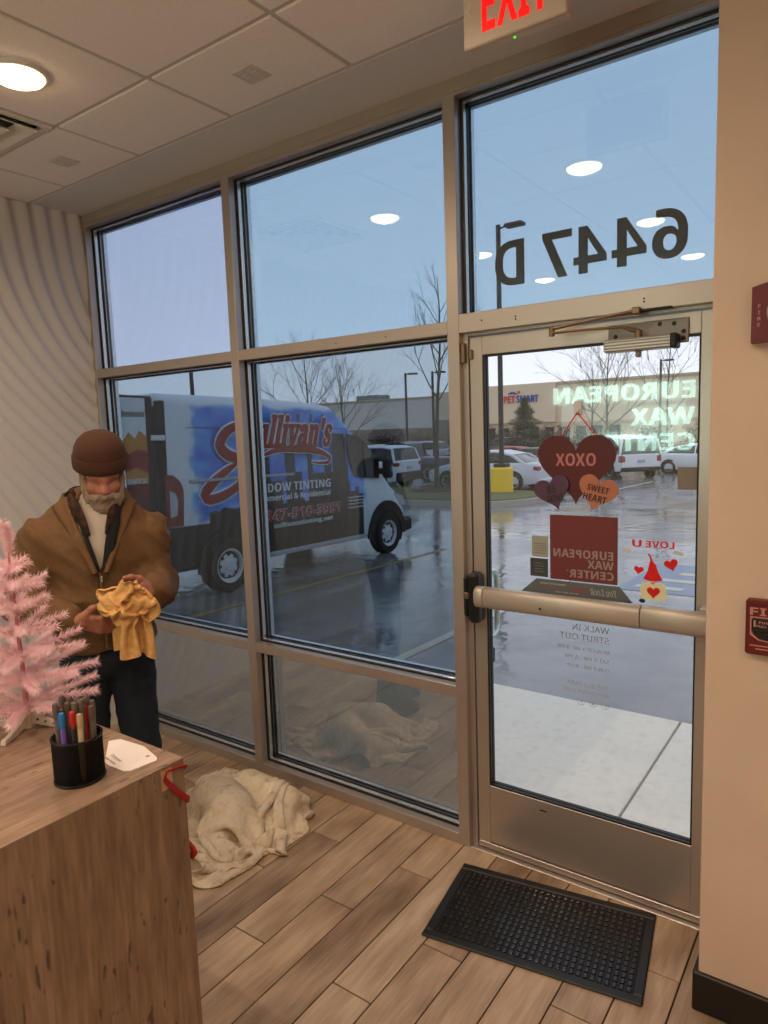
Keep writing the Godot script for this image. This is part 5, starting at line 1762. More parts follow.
	put(Sh.new().extrude([Vector2(0.16, 1.95), Vector2(0.26, 2.02), Vector2(0.32, 1.93), Vector2(0.40, 2.0), Vector2(0.50, 1.90), Vector2(0.50, 1.45), Vector2(0.16, 1.45)], 0.003, Transform3D(side_x(), Vector3(0.0055, 0, 0))), "flame_print", M["flame print"], dr)
	put(Sh.new().extrude([Vector2(0.16, 1.78), Vector2(0.30, 1.82), Vector2(0.50, 1.72), Vector2(0.50, 1.56), Vector2(0.33, 1.62), Vector2(0.16, 1.55)], 0.003, Transform3D(side_x(), Vector3(0.008, 0, 0))), "swoosh_print", M["van red print"], dr)
	put(Sh.new().bx(Vector3(0.003, 0.62, 0.16), Vector3(0.006, 1.45, 0.50)), "wall_print", M["brick red print"], dr)
	var B := Basis(Vector3.UP, PI / 2)
	letter("Residential", Vector3(0.006, 2.20, 0.33), 0.30, 0.07, 0.002, M["cladding"], dr, "lettering", B, "Droid Sans", true, 0.2)
	letter("COMMERCIAL", Vector3(0.008, 1.47, 0.33), 0.30, 0.06, 0.002, M["van white print"], dr, "lettering", B)
	put(Sh.new().bx(Vector3(-0.004, 1.55, 0.56), Vector3(0.004, 2.25, 0.79), 0.002), "door_window", M["car glass"], dr)
	for y in [1.94, 0.85]:
		put(Sh.new().bx(Vector3(-0.02, y - 0.03, -0.10), Vector3(0.012, y + 0.03, 0.10), 0.006), "hinge", M["van white print"], dr)
	var dl := put(Sh.new().bx(Vector3(-1.04, 0.55, 0.97), Vector3(-0.98, 2.40, 1.75), 0.02), "rear_door", M["door brown"], t)
	dl.set_meta("label", "brown inner face of the far rear door")
	put(Sh.new().bx(Vector3(-0.96, 0.60, 0.895), Vector3(0.90, 2.30, 0.912)), "cargo_opening", M["tyre"], t)
	# lettering on the side
	var x := 1.0235
	var L := thing_part("side_graphics", t)
	var stroke := func(pts: Array, rs: Array, extra: float, m: Material, dx: float, called: String) -> void:
		var c := Curve3D.new()
		for i in pts.size():
			var prev: Vector2 = pts[maxi(i - 1, 0)]
			var next: Vector2 = pts[mini(i + 1, pts.size() - 1)]
			var tg := (next - prev) / 6.0
			c.add_point(Vector3(x + dx, pts[i].y, pts[i].x), Vector3(0, -tg.y, -tg.x), Vector3(0, tg.y, tg.x))
		var P := []
		var R := []
		var n := 48
		for k in n + 1:
			P.append(c.sample_baked(c.get_baked_length() * k / n, true))
			var f := float(k) / n * (rs.size() - 1)
			R.append(lerpf(rs[int(f)], rs[mini(int(f) + 1, rs.size() - 1)], f - int(f)) + extra)
		put(Sh.new().tube(P, R, 10, true, 0.05, Vector3(1, 0, 0)), called, m, L)
	var s1 := [Vector2(-0.62, 2.02), Vector2(-0.45, 2.09), Vector2(-0.22, 2.08), Vector2(-0.02, 1.98), Vector2(0.06, 1.84), Vector2(-0.05, 1.73), Vector2(-0.25, 1.66), Vector2(-0.40, 1.56), Vector2(-0.36, 1.44), Vector2(-0.16, 1.30), Vector2(0.08, 1.21), Vector2(0.28, 1.19), Vector2(0.33, 1.26), Vector2(0.20, 1.38), Vector2(-0.02, 1.52), Vector2(-0.22, 1.62)]
	var r1 := [0.02, 0.035, 0.05, 0.065, 0.08, 0.075, 0.065, 0.06, 0.055, 0.055, 0.06, 0.065, 0.07, 0.065, 0.05, 0.02]
	stroke.call(s1, r1, 0.022, M["van white print"], 0.0, "script_outline")
	stroke.call(s1, r1, 0.0, M["van red print"], 0.004, "script_letter")
	var s2 := [Vector2(-0.55, 1.66), Vector2(-0.95, 1.765), Vector2(-1.45, 1.775), Vector2(-1.88, 1.70), Vector2(-2.03, 1.62), Vector2(-1.97, 1.565), Vector2(-1.80, 1.56), Vector2(-1.62, 1.58)]
	var r2 := [0.01, 0.03, 0.045, 0.065, 0.05, 0.035, 0.025, 0.008]
	stroke.call(s2, r2, 0.018, M["van white print"], 0.0, "script_outline")
	stroke.call(s2, r2, 0.0, M["van red print"], 0.004, "script_tail")
	outlined("ullivan's", Vector3(x + 0.006, 2.01, -1.32), 1.50, 0.43, L, M["van red print"], "Droid Serif", 0.30, 0.032, 0.016)
	var W: Material = M["van white print"]
	letter("WINDOW TINTING", Vector3(x, 1.262, -1.17), 1.72, 0.118, 0.003, W, L, "lettering", B)
	letter("Commercial & Residential", Vector3(x, 1.125, -1.25), 1.54, 0.085, 0.003, W, L, "lettering", B)
	outlined("847-516-3951", Vector3(x, 0.885, -1.46), 1.58, 0.145, L, M["van red print"], "Droid Sans", 0.0, 0.008)
	letter("sullivanstinting.net", Vector3(x, 0.735, -1.44), 1.24, 0.088, 0.003, W, L, "lettering", B)
	var k2 := 0
	for q in ["• Free Estimates", "• UV Protection", "• Energy Savings", "• Decorative Films"]:
		letter(q, Vector3(x, 1.005 - 0.052 * k2, -2.62), 0.40, 0.034, 0.003, W, L, "lettering", B)
		k2 += 1


func thing_part(called: String, parent: Node3D) -> Node3D:
	var n := Node3D.new()
	n.name = called
	parent.add_child(n, true)
	return n


func make_car(called: String, label: String, cat: String, kind: String, c: Color, at: Vector2, heading: float, group := "parked cars") -> Node3D:
	var paint := mat("paint " + label, c, 0.28, 0.0, {"clearcoat_enabled": true, "clearcoat": 0.5})
	var t := thing(called, label, cat, Vector3(at.x, ground(at.y), at.y), heading, group)
	var low := []
	var up := []
	var r := 0.33
	var wz := [1.40, -1.38]
	if kind == "sedan":
		low = [[2.36, 0.46, 0.78, 0.68], [2.28, 0.28, 0.97, 0.82], [1.7, 0.22, 1.03, 0.89], [0.5, 0.20, 1.0, 0.91], [-1.0, 0.20, 0.99, 0.90], [-1.7, 0.22, 0.90, 0.87], [-2.2, 0.28, 0.74, 0.78], [-2.36, 0.40, 0.60, 0.62]]
		up = [[1.85, 0.96, 1.02, 0.74], [1.25, 0.96, 1.30, 0.66], [0.6, 0.96, 1.43, 0.62], [-0.3, 0.96, 1.42, 0.61], [-0.75, 0.96, 1.30, 0.64], [-1.45, 0.94, 0.97, 0.72]]
	elif kind == "suv":
		low = [[2.14, 0.55, 1.08, 0.80], [2.08, 0.34, 1.14, 0.88], [1.5, 0.28, 1.12, 0.92], [0.0, 0.28, 1.10, 0.92], [-1.1, 0.28, 1.10, 0.91], [-1.8, 0.32, 1.02, 0.87], [-2.12, 0.40, 0.86, 0.76]]
		up = [[2.06, 1.08, 1.12, 0.83], [1.88, 1.08, 1.60, 0.75], [1.4, 1.08, 1.68, 0.73], [-0.2, 1.06, 1.67, 0.71], [-0.6, 1.06, 1.55, 0.72], [-1.25, 1.05, 1.10, 0.78]]
		wz = [1.30, -1.28]
		r = 0.36
	elif kind == "wagon":
		low = [[2.55, 0.60, 1.10, 0.86], [2.48, 0.40, 1.16, 0.95], [1.5, 0.34, 1.14, 0.98], [0.0, 0.34, 1.12, 0.98], [-1.2, 0.34, 1.12, 0.97], [-2.2, 0.38, 1.06, 0.94], [-2.55, 0.46, 0.90, 0.84]]
		up = [[2.50, 1.12, 1.20, 0.90], [2.42, 1.12, 1.80, 0.82], [1.8, 1.10, 1.90, 0.78], [-0.3, 1.08, 1.90, 0.76], [-0.7, 1.08, 1.75, 0.78], [-1.3, 1.08, 1.14, 0.84]]
		wz = [1.55, -1.60]
		r = 0.39
	else:
		low = [[2.85, 0.60, 1.06, 0.92], [2.8, 0.50, 1.10, 0.97], [0.6, 0.42, 1.10, 0.98], [-0.9, 0.40, 1.14, 0.98], [-2.2, 0.42, 1.12, 0.96], [-2.75, 0.50, 0.95, 0.86]]
		up = [[0.55, 1.08, 1.12, 0.80], [0.42, 1.08, 1.72, 0.74], [0.0, 1.08, 1.84, 0.72], [-0.5, 1.08, 1.82, 0.72], [-0.9, 1.08, 1.70, 0.74], [-1.5, 1.10, 1.16, 0.82]]
		wz = [1.75, -1.80]
		r = 0.39
	var rings := []
	for q in low:
		rings.append(section(q[0], q[1], q[2], q[3], q[3] * 0.95, minf(0.10, (q[2] - q[1]) * 0.4)))
	put(Sh.new().loft(rings), "body", paint, t)
	rings = []
	for q in up:
		rings.append(section(q[0], q[1] - 0.06, q[2], q[3] + 0.07, q[3], minf(0.07, (q[2] - q[1]) * 0.35 + 0.015)))
	put(Sh.new().loft(rings), "windows", M["car glass"], t)
	rings = []
	for i in range(1, up.size() - 1):
		var q: Array = up[i]
		var hi: float = q[2] + 0.018
		rings.append(section(q[0], hi - 0.09, hi, q[3] + 0.022, q[3] + 0.004, 0.05))
	put(Sh.new().loft(rings), "roof", paint, t)
	var n := up.size()
	for sx in [-1.0, 1.0]:
		for q in [[0, 1, 0.055 if kind != "sedan" else 0.07], [n - 1, n - 3, 0.035]]:
			var a: Array = up[q[0]]
			var b: Array = up[q[1]]
			put(Sh.new().tube([Vector3(sx * (a[3] + 0.045), a[1] - 0.03, a[0]), Vector3(sx * (b[3] + 0.012), b[2] - 0.03, b[0])], q[2], 6), "pillar", paint, t)
		var mid: Array = up[n / 2 - 1]
		put(Sh.new().tube([Vector3(sx * (mid[3] + 0.062), mid[1] - 0.02, 0.25), Vector3(sx * (mid[3] + 0.008), mid[2] - 0.05, 0.20)], 0.04, 6), "pillar", paint, t)
		var w0: float = low[2][3]
		for z in wz:
			put(Sh.new().lathe([Vector2(0.0, 0.006), Vector2(r * 1.16, 0.006), Vector2(r * 1.16, -0.05)], 24, Transform3D(Basis(Vector3.BACK, -PI / 2 * sx), Vector3(sx * (w0 - 0.004), r + 0.02, z))), "wheel_well", M["tyre"], t)
			wheel(t, Vector3(sx * (w0 - 0.07), r, z), r, 0.19, M["alloy wheel"], 5)
		var zb: float = low[1][0]
		var yt: float = low[1][2]
		var wb: float = low[1][3]
		var tall := 0.30 if kind == "wagon" or kind == "truck" else 0.15
		put(Sh.new().bx(Vector3(minf(sx * (wb - 0.24), sx * (wb + 0.004)), yt - 0.08 - tall, zb - 0.16), Vector3(maxf(sx * (wb - 0.24), sx * (wb + 0.004)), yt - 0.08, zb + 0.075), 0.03), "tail_lamp", M["tail red"], t)
		var zf: float = low[n - 1][0] if low.size() > n - 1 else low[-1][0]
		zf = low[-2][0]
		put(Sh.new().bx(Vector3(minf(sx * (low[-2][3] - 0.25), sx * low[-2][3]), low[-2][2] - 0.16, zf - 0.10), Vector3(maxf(sx * (low[-2][3] - 0.25), sx * low[-2][3]), low[-2][2] - 0.04, zf + 0.12), 0.03), "headlamp", M["lamp clear"], t)
		put(Sh.new().bx(Vector3(minf(sx * (w0 - 0.02), sx * (w0 + 0.16)), 1.0, -0.98), Vector3(maxf(sx * (w0 - 0.02), sx * (w0 + 0.16)), 1.14, -0.86), 0.03), "mirror", paint, t)
	var yb: float = low[1][1]
	put(Sh.new().bx(Vector3(-low[1][3] + 0.03, yb - 0.02, low[1][0] - 0.25), Vector3(low[1][3] - 0.03, yb + (0.34 if kind == "suv" else 0.16), low[0][0] + 0.05), 0.05), "bumper", M["cladding"] if kind != "sedan" else paint, t)
	put(Sh.new().bx(Vector3(-0.16, 0.78, low[0][0] - 0.02), Vector3(0.16, 0.90, low[0][0] + 0.062), 0.01), "number_plate", M["number plate"], t)
	return t


func grow_tree(called: String, label: String, at: Vector3, h: float, trunk: float, seed_: int, levels: int, m: Material, first := 0.38, spread := 0.75, group := "") -> void:
	var r := RandomNumberGenerator.new()
	r.seed = seed_
	var t := thing(called, label, "tree", at, 0.0, group)
	var tk := Sh.new()
	var br := Sh.new()
	var lean := Vector3(r.randf_range(-0.03, 0.03), 1, r.randf_range(-0.03, 0.03))
	var P := []
	var R := []
	for i in 8:
		var f := i / 7.0
		P.append(Vector3(lean.x * f * h + sin(f * 7.0 + seed_) * 0.012 * h * f, f * h * 0.96, lean.z * f * h + cos(f * 6.0) * 0.01 * h * f))
		R.append(lerpf(trunk, trunk * 0.10, pow(f, 0.8)))
	tk.tube(P, R, 8)
	put(tk, "trunk", m, t)
	var stack := []
	var nb := 13
	for k in nb:
		var f := lerpf(first, 0.93, (k + r.randf() * 0.6) / nb)
		var i := mini(int(f * 7.0), 6)
		var o: Vector3 = (P[i] as Vector3).lerp(P[i + 1], f * 7.0 - i)
		var yaw := k * 2.4 + r.randf_range(-0.4, 0.4)
		var up := lerpf(0.62, 1.15, f) + r.randf_range(-0.12, 0.12)
		var d := Vector3(cos(yaw) * cos(up), sin(up), sin(yaw) * cos(up))
		stack.append([o, d, h * spread * lerpf(0.46, 0.14, (f - first) / (1.0 - first)), trunk * lerpf(0.42, 0.12, f), levels])
	while stack:
		var q: Array = stack.pop_back()
		var o: Vector3 = q[0]
		var d: Vector3 = q[1]
		var L: float = q[2]
		var rad: float = q[3]
		var side := d.cross(Vector3(r.randf_range(-1, 1), r.randf_range(-1, 1), r.randf_range(-1, 1))).normalized()
		var pts := [o]
		var cur := o
		var dir := d
		for i in 3:
			dir = (dir + side * r.randf_range(-0.16, 0.16) + Vector3.UP * 0.09).normalized()
			cur += dir * L / 3.0
			pts.append(cur)
		br.tube(pts, [rad, rad * 0.75, rad * 0.5, rad * 0.22], 4 if q[4] > 1 else 3, false)
		if q[4] > 0:
			for k in 4:
				var f := r.randf_range(0.3, 1.0) if k < 3 else 1.0
				var i := mini(int(f * 3.0), 2)
				var p: Vector3 = (pts[i] as Vector3).lerp(pts[i + 1], f * 3.0 - i)
				var ax := Vector3(r.randf_range(-1, 1), r.randf_range(-0.4, 0.4), r.randf_range(-1, 1)).normalized()
				stack.append([p, dir.rotated(ax, r.randf_range(0.35, 0.8)), L * r.randf_range(0.42, 0.62), rad * 0.5, q[4] - 1])
	put(br, "branches", m, t)


func light_pole(label: String, at: Vector3, h: float, yellow: bool) -> void:
	var t := thing("light_pole", label, "light pole", at, 0.0, "parking lot light poles")
	var y0 := 0.0
	if yellow:
		y0 = 0.86
		put(Sh.new().lathe([Vector2(0.36, 0.0), Vector2(0.36, 0.82), Vector2(0.32, 0.86), Vector2(0.0, 0.86)], 28), "yellow_base", M["yellow base"], t)
		put(Sh.new().bx(Vector3(-0.20, 0.86, -0.20), Vector3(0.20, 0.98, 0.20), 0.02), "base_cover", M["pole paint"], t)
	put(Sh.new().tube([Vector3(0, y0, 0), Vector3(0, h, 0)], [0.085, 0.075], 10), "pole", M["pole paint"], t)
	put(Sh.new().tube([Vector3(0, h - 0.12, 0), Vector3(0.30, h - 0.06, 0)], 0.03, 6), "arm", M["pole paint"], t)
	put(Sh.new().bx(Vector3(0.25, h - 0.14, -0.17), Vector3(0.85, h - 0.03, 0.17), 0.03), "lamp_head", M["pole paint"], t)


func outside() -> void:
	# sidewalk slabs
	var sw := thing("sidewalk", "pale concrete sidewalk slabs outside the storefront", "sidewalk", Vector3.ZERO, 0.0, "", "structure")
	put(Sh.new().bx(Vector3(-16, -0.40, -1.78), Vector3(12, -0.03, -0.14)), "bed", M["kerb concrete"], sw)
	for i in range(-7, 6):
		var x0 := -1.40 + 1.85 * i
		put(Sh.new().bx(Vector3(x0 + 0.007, -0.06, -1.79), Vector3(x0 + 1.843, -0.012, -0.15), 0.006), "slab", M["sidewalk concrete"], sw)
	var kb := put(Sh.new().bx(Vector3(-16, -0.40, -1.80), Vector3(12, -0.02, -1.775), 0.006), "kerb_face", M["kerb concrete"], sw)
	# lot: slopes away from the building for drainage, then level
	var s := Sh.new()
	s.g = 0
	var zs := [-1.79, -4.0, -8.0, -14.0, -22.0, -34.0, -60.0, -120.0, -260.0]
	var xs := [-260.0, -60.0, -20.0, -8.0, 0.0, 8.0, 40.0, 160.0]
	for j in zs.size() - 1:
		for i in xs.size() - 1:
			s.quad(Vector3(xs[i], ground(zs[j]), zs[j]), Vector3(xs[i + 1], ground(zs[j]), zs[j]), Vector3(xs[i + 1], ground(zs[j + 1]), zs[j + 1]), Vector3(xs[i], ground(zs[j + 1]), zs[j + 1]))
	var lot := put(s, "parking_lot_ground", M["wet asphalt"])
	tag(lot, "wet dark asphalt of the parking lot mirroring the sky", "parking lot", "", "structure")
	var paint_line := func(x0: float, x1: float, z0: float, z1: float, m: Material, called: String, lift := 0.004) -> void:
		var q := Sh.new()
		q.g = -1
		var y0 := ground(z0) + lift
		var y1 := ground(z1) + lift
		q.quad(Vector3(x0, y0, z0), Vector3(x1, y0, z0), Vector3(x1, y1, z1), Vector3(x0, y1, z1))
		put(q, called, m, lot)
	for q in [[-7.32, "white road paint"], [-4.62, "yellow road paint"], [-1.90, "white road paint"], [0.85, "white road paint"], [3.6, "white road paint"]]:
		paint_line.call(q[0] - 0.05, q[0] + 0.05, -2.05, -7.6, M[q[1]], "stall_line")
	paint_line.call(-1.20, -0.20, -5.9, -7.9, M["blue road paint"], "blue_marking")
	for k in 3:
		paint_line.call(-1.05 + 0.15 * k, -0.50 + 0.10 * k, -6.1 - 0.5 * k, -6.28 - 0.5 * k, M["white road paint"], "marking_stroke", 0.007)
	for k in 9:
		paint_line.call(-20.0 + 2.75 * k, -19.9 + 2.75 * k, -22.0, -27.0, M["white road paint"], "stall_line")

	van()

	# island with kerb, grass, tree and lamp
	mat("yellow base", Color(0.86, 0.72, 0.13), 0.5)
	mat("pole paint", Color(0.16, 0.155, 0.16), 0.5, 0.3)
	var isl := thing("planting_island", "kerbed island with grass strip, mulch and bare tree beyond the van", "planting island", Vector3.ZERO, 0.0, "", "structure")
	var out := []
	for k in 17:
		var a := -PI / 2 + PI * k / 16
		out.append(Vector2(-8.1 + cos(a) * 1.5, 16.4 + sin(a) * 2.2))
	out.append(Vector2(-34, 18.6))
	out.append(Vector2(-34, 14.2))
	var xi := Transform3D(Basis(Vector3.RIGHT, -PI / 2 - 0.025), Vector3(0, ground(0) + 0.03, 0))
	put(Sh.new().extrude(out, 0.24, xi, false), "kerb", M["kerb concrete"], isl)
	var inn := []
	for q: Vector2 in Geometry2D.offset_polygon(PackedVector2Array(out), -0.18)[0]:
		inn.append(q)
	put(Sh.new().extrude(inn, 0.30, xi, false), "grass_top", M["grass"], isl)
	put(Sh.new().lathe([Vector2(1.1, 0.0), Vector2(0.5, 0.10), Vector2(0.0, 0.13)], 20, Transform3D(Basis(), Vector3(-10.7, ground(-17.3) + 0.16, -17.3))), "mulch_ring", M["mulch"], isl)
	grow_tree("bare_tree", "young bare tree on the kerbed island beside the white suv", Vector3(-10.72, ground(-17.37) + 0.14, -17.37), 7.3, 0.10, 9, 2, M["bark"], 0.40, 0.56, "bare trees in the lot")
	light_pole("tall light pole on a round yellow base seen through the door", Vector3(-8.50, ground(-17.5) + 0.10, -17.75), 8.3, true)
	light_pole("light pole showing above the van roof by the rippled wall", Vector3(-19.4, ground(-14.5), -14.5), 5.0, false)
	light_pole("distant light pole left of the young bare tree", Vector3(-23.6, -0.96, -35.0), 6.2, false)
	light_pole("distant light pole right of the young bare tree", Vector3(-20.6, -0.95, -33.4), 6.0, false)
	light_pole("distant light pole between bare trees seen through the door", Vector3(-11.3, -0.96, -48.5), 6.8, false)
	# cars
	make_car("suv", "white suv parked with its rear to the young bare tree", "car", "suv", Color(0.82, 0.84, 0.86), Vector2(-15.8, -20.2), 1.555)
	make_car("sedan", "silver sedan parked behind the light pole with the yellow base", "car", "sedan", Color(0.70, 0.73, 0.76), Vector2(-10.75, -21.35), 1.56)
	make_car("pickup_truck", "dark blue pickup truck beyond the silver sedan", "truck", "truck", Color(0.10, 0.12, 0.27), Vector2(-17.2, -25.4), 1.57)
	make_car("sedan", "dark grey sedan directly behind the silver one", "car", "sedan", Color(0.17, 0.19, 0.20), Vector2(-11.6, -27.4), 1.57)
	make_car("sedan", "red car at the door edge behind the dark grey sedan", "car", "sedan", Color(0.60, 0.10, 0.11), Vector2(-16.0, -34.0), 1.57)
	make_car("large_suv", "large white suv with tall red tail lamp beyond the heart hanger", "car", "wagon", Color(0.84, 0.85, 0.86), Vector2(-8.9, -30.6), 0.75)
	make_car("sedan", "white sedan right of the large white suv", "car", "sedan", Color(0.84, 0.85, 0.86), Vector2(-5.7, -34.2), -1.57)
	make_car("sedan", "white sedan farthest toward the door hinge", "car", "sedan", Color(0.82, 0.83, 0.84), Vector2(-3.6, -38.2), -1.57)
	make_car("suv", "pale silver suv far behind the pickup truck", "car", "suv", Color(0.72, 0.74, 0.76), Vector2(-26.0, -40.0), 1.57)
	make_car("sedan", "distant white sedan left of the young bare tree trunk", "car", "sedan", Color(0.80, 0.81, 0.82), Vector2(-32.0, -43.0), 1.57)
	make_car("sedan", "distant grey sedan in front of the tan store", "car", "sedan", Color(0.55, 0.57, 0.6), Vector2(-15.0, -46.5), 1.57)
	make_car("suv", "distant dark suv in front of the tan store", "car", "suv", Color(0.22, 0.23, 0.25), Vector2(-22.5, -47.0), 1.57)
	make_car("sedan", "distant white sedan between the heart and the letters", "car", "sedan", Color(0.80, 0.81, 0.82), Vector2(-7.0, -46.0), 1.57)
	# trees behind
	var i := 0
	for q in [[-28.7, -31.1, 8.2, "bare tree behind the van roof", 0.95], [-30.8, -37.5, 6.6, "broad bare tree right of the one behind the van roof", 1.2], [-13.4, -43.2, 8.6, "tall bare tree behind the heart hanger", 0.95], [-12.4, -55.0, 10.6, "tall bare tree nearest the door hinge side", 0.85], [-19.0, -57.0, 8.0, "smaller bare tree behind the evergreen", 0.95]]:
		grow_tree("bare_tree", q[3], Vector3(q[0], -0.96, q[1]), q[2], 0.13, 30 + i, 3, M["bark"], 0.24, q[4], "bare trees in the lot")
		i += 1
	# brown hedge band of dry shrubs
	var sh := mat("dry brush", Color(0.36, 0.30, 0.25), 0.95)
	tri_tex(sh, noise_tex(0.05, 61, [Color(0.55, 0.5, 0.45), Color(1, 1, 1)], 256, 4), Vector3(0.5, 0.5, 0.5))
	var sh2 := mat("dull green brush", Color(0.30, 0.33, 0.27), 0.95)
	tri_tex(sh2, noise_tex(0.05, 62, [Color(0.55, 0.55, 0.5), Color(1, 1, 1)], 256, 4), Vector3(0.5, 0.5, 0.5))
	var r := RandomNumberGenerator.new()
	r.seed = 66
	var names := ["at the van's nose", "second from the van's nose", "third from the van's nose", "fourth from the van's nose", "behind the young bare tree", "right of the young bare tree", "behind the mullion", "behind the store sign pole", "left of the tall bare trees", "between the tall bare trees", "under the hinge side tall tree", "at the hinge edge of the door"]
	for k in 12:
		var t := thing("dry_shrub", ("dull green shrub " if k > 8 else "dry brown shrub ") + names[k] + ", far across the lot", "shrub", Vector3(-56.0 + 4.6 * k, -0.96, -58.0 - 0.4 * (k % 3)), 0.0, "far shrubs")
		var s2 := Sh.new()
		s2.g = -1
		for n in 900:
			var o := Vector3(clampf(r.randfn(0, 0.95), -1.9, 1.9), clampf(r.randfn(0.95, 0.55), 0.05, 2.3), clampf(r.randfn(0, 0.6), -1.4, 1.4))
			var a := Vector3(r.randf_range(-1, 1), r.randf_range(0.1, 1), r.randf_range(-1, 1)).normalized() * 0.28
			var b := a.cross(Vector3(r.randf(), r.randf(), r.randf())).normalized() * 0.055
			s2.tri(o - b, o + b, o + a)
		put(s2, "foliage", sh2 if k > 8 else sh, t).set_meta("kind", "stuff")
	# evergreen
	var pm := mat("pine needles", Color(0.30, 0.37, 0.32), 0.9)
	var pn := thing("evergreen_tree", "small dark evergreen tree in front of the tan store", "tree", Vector3(-18.8, -0.96, -42.5))
	put(Sh.new().tube([Vector3.ZERO, Vector3(0, 4.2, 0)], [0.10, 0.02], 8), "trunk", M["bark"], pn)
	var ps := Sh.new()
	ps.g = -1
	for n in 7000:
		var f := pow(r.randf(), 0.75)
		var y := lerpf(4.5, 0.5, f)
		var rad := 3.0 * f * (0.75 + 0.25 * sin(y * 9.0)) * sqrt(r.randf())
		var an := r.randf() * TAU
		var o := Vector3(cos(an) * rad, y - rad * 0.12, sin(an) * rad)
		var d := Vector3(cos(an), -0.12 + r.randf_range(-0.4, 0.5), sin(an)).rotated(Vector3.UP, r.randf_range(-0.7, 0.7)).normalized() * 0.34
		var b := d.cross(Vector3.UP).normalized() * 0.055
		ps.tri(o - b, o + b, o + d)
	put(ps, "foliage", pm, pn)
	store()


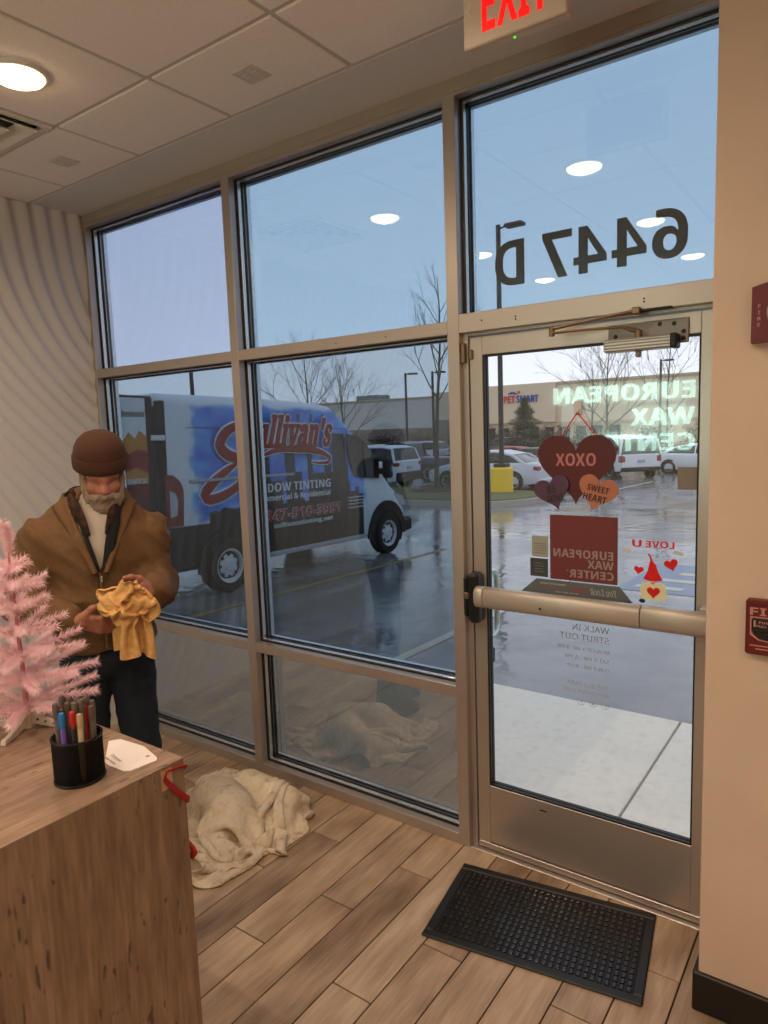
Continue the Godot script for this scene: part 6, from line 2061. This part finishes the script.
func store() -> void:
	mat("tan stucco", Color(0.86, 0.77, 0.65), 0.9)
	mat("tan trim", Color(0.74, 0.65, 0.54), 0.9)
	mat("beige panel", Color(0.84, 0.82, 0.78), 0.9)
	mat("brown brick", Color(0.58, 0.50, 0.45), 0.9)
	mat("roof unit", Color(0.45, 0.47, 0.47), 0.8)
	mat("sign red", Color(0.78, 0.12, 0.12), 0.5)
	mat("sign blue", Color(0.10, 0.22, 0.62), 0.5)
	var g := -0.96
	var t := thing("tan_store", "wide tan store with red and blue sign seen through the door", "building", Vector3(0, g, -70))
	put(Sh.new().bx(Vector3(-37.2, 0, -22), Vector3(12, 6.95, 0), 0.1), "wall", M["tan stucco"], t)
	put(Sh.new().bx(Vector3(-37.3, 6.75, -22.1), Vector3(12.1, 7.05, 0.12), 0.04), "parapet", M["tan trim"], t)
	put(Sh.new().bx(Vector3(-37.25, 2.4, 0.0), Vector3(12.0, 2.75, 0.10), 0.02), "band", M["tan trim"], t)
	put(Sh.new().bx(Vector3(-36.2, 2.75, 0.0), Vector3(-27.4, 7.05, 0.35), 0.05), "sign_bay", M["tan stucco"], t)
	for k in 9:
		put(Sh.new().bx(Vector3(-36.2 + 1.75 * k, 0.0, 0.2), Vector3(-35.75 + 1.75 * k, 2.5, 0.65), 0.03), "pillar", M["tan trim"], t)
		put(Sh.new().bx(Vector3(-35.7 + 1.75 * k, 0.1, 0.01), Vector3(-34.5 + 1.75 * k, 2.25, 0.06)), "shop_window", M["car glass"], t)
	letter("PET", Vector3(-32.75, 5.42, 0.45), 1.35, 0.78, 0.12, M["sign red"], t, "sign_letters")
	letter("SMART", Vector3(-30.6, 5.42, 0.45), 2.55, 0.78, 0.12, M["sign blue"], t, "sign_letters")
	var sg := Sh.new()
	sg.tube([Vector3(-32.9, 6.02, 0.45), Vector3(-32.5, 6.16, 0.45), Vector3(-32.1, 6.10, 0.45), Vector3(-31.8, 5.98, 0.45)], [0.05, 0.11, 0.11, 0.05], 8)
	put(sg, "sign_swoosh", M["sign blue"], t)
	put(Sh.new().ball(Vector3(-31.62, 6.20, 0.45), Vector3(0.15, 0.15, 0.08), 12), "sign_ball", M["sign red"], t)
	var b := thing("beige_store", "long beige store with brown base and rooftop unit beyond the van", "building", Vector3(0, g, -82))
	put(Sh.new().bx(Vector3(-110, 0, -20), Vector3(-45.0, 6.9, 0), 0.1), "wall", M["beige panel"], b)
	put(Sh.new().bx(Vector3(-110, 0, 0.0), Vector3(-45.0, 2.6, 0.25), 0.05), "brick_base", M["brown brick"], b)
	put(Sh.new().bx(Vector3(-50.0, 0, -14), Vector3(-44.0, 7.4, 0.6), 0.1), "entrance_tower", M["tan stucco"], b)
	put(Sh.new().bx(Vector3(-50.0, 0, 0.55), Vector3(-44.0, 3.6, 0.8), 0.05), "brick_base", M["brown brick"], b)
	put(Sh.new().bx(Vector3(-66.5, 6.9, -6), Vector3(-62.0, 7.9, -3), 0.1), "rooftop_unit", M["roof unit"], b)
	put(Sh.new().bx(Vector3(-110, 6.7, -0.05), Vector3(-45.0, 7.0, 0.15), 0.04), "parapet", M["tan trim"], b)


const LAMP_ENERGY := 1.0
const LAMP_COLOR := Color(1.0, 0.90, 0.80)


func _ready() -> void:
	# ---- camera
	var cam := Camera3D.new()
	cam.name = "camera"
	cam.transform = Transform3D(Basis.from_euler(Vector3(-0.1210, 0.6256, -0.0356)), Vector3(1.357, 1.7937, 2.4189))
	cam.fov = rad_to_deg(2.0 * atan(512.0 / 690.2))
	cam.near = 0.05
	cam.far = 600.0
	add_child(cam)
	# ---- overcast sky, exposure
	var sky := ProceduralSkyMaterial.new()
	sky.sky_top_color = Color(0.80, 0.85, 0.93)
	sky.sky_horizon_color = Color(0.93, 0.95, 0.99)
	sky.sky_curve = 0.25
	sky.ground_bottom_color = Color(0.30, 0.30, 0.31)
	sky.ground_horizon_color = Color(0.55, 0.56, 0.58)
	sky.energy_multiplier = 1.22
	var e := Environment.new()
	e.background_mode = Environment.BG_SKY
	e.sky = Sky.new()
	e.sky.sky_material = sky
	e.tonemap_mode = Environment.TONE_MAPPER_LINEAR
	e.tonemap_exposure = 1.0
	e.sdfgi_enabled = true
	e.ssao_enabled = true
	e.ssil_enabled = true
	var we := WorldEnvironment.new()
	we.name = "environment"
	we.environment = e
	add_child(we)

	materials()
	# ---- setting
	build_floor()
	build_ceiling()
	build_walls()
	build_storefront()
	build_door()
	# ---- lamps and things inside
	ceiling_lights()
	ceiling_fittings()
	exit_sign()
	lobby_sign()
	counter()
	person()
	drop_cloth()
	door_mat()
	pink_tree()
	pencil_cup()
	alarms()
	heart_hanger()
	glass_print()
	# ---- outside
	outside()
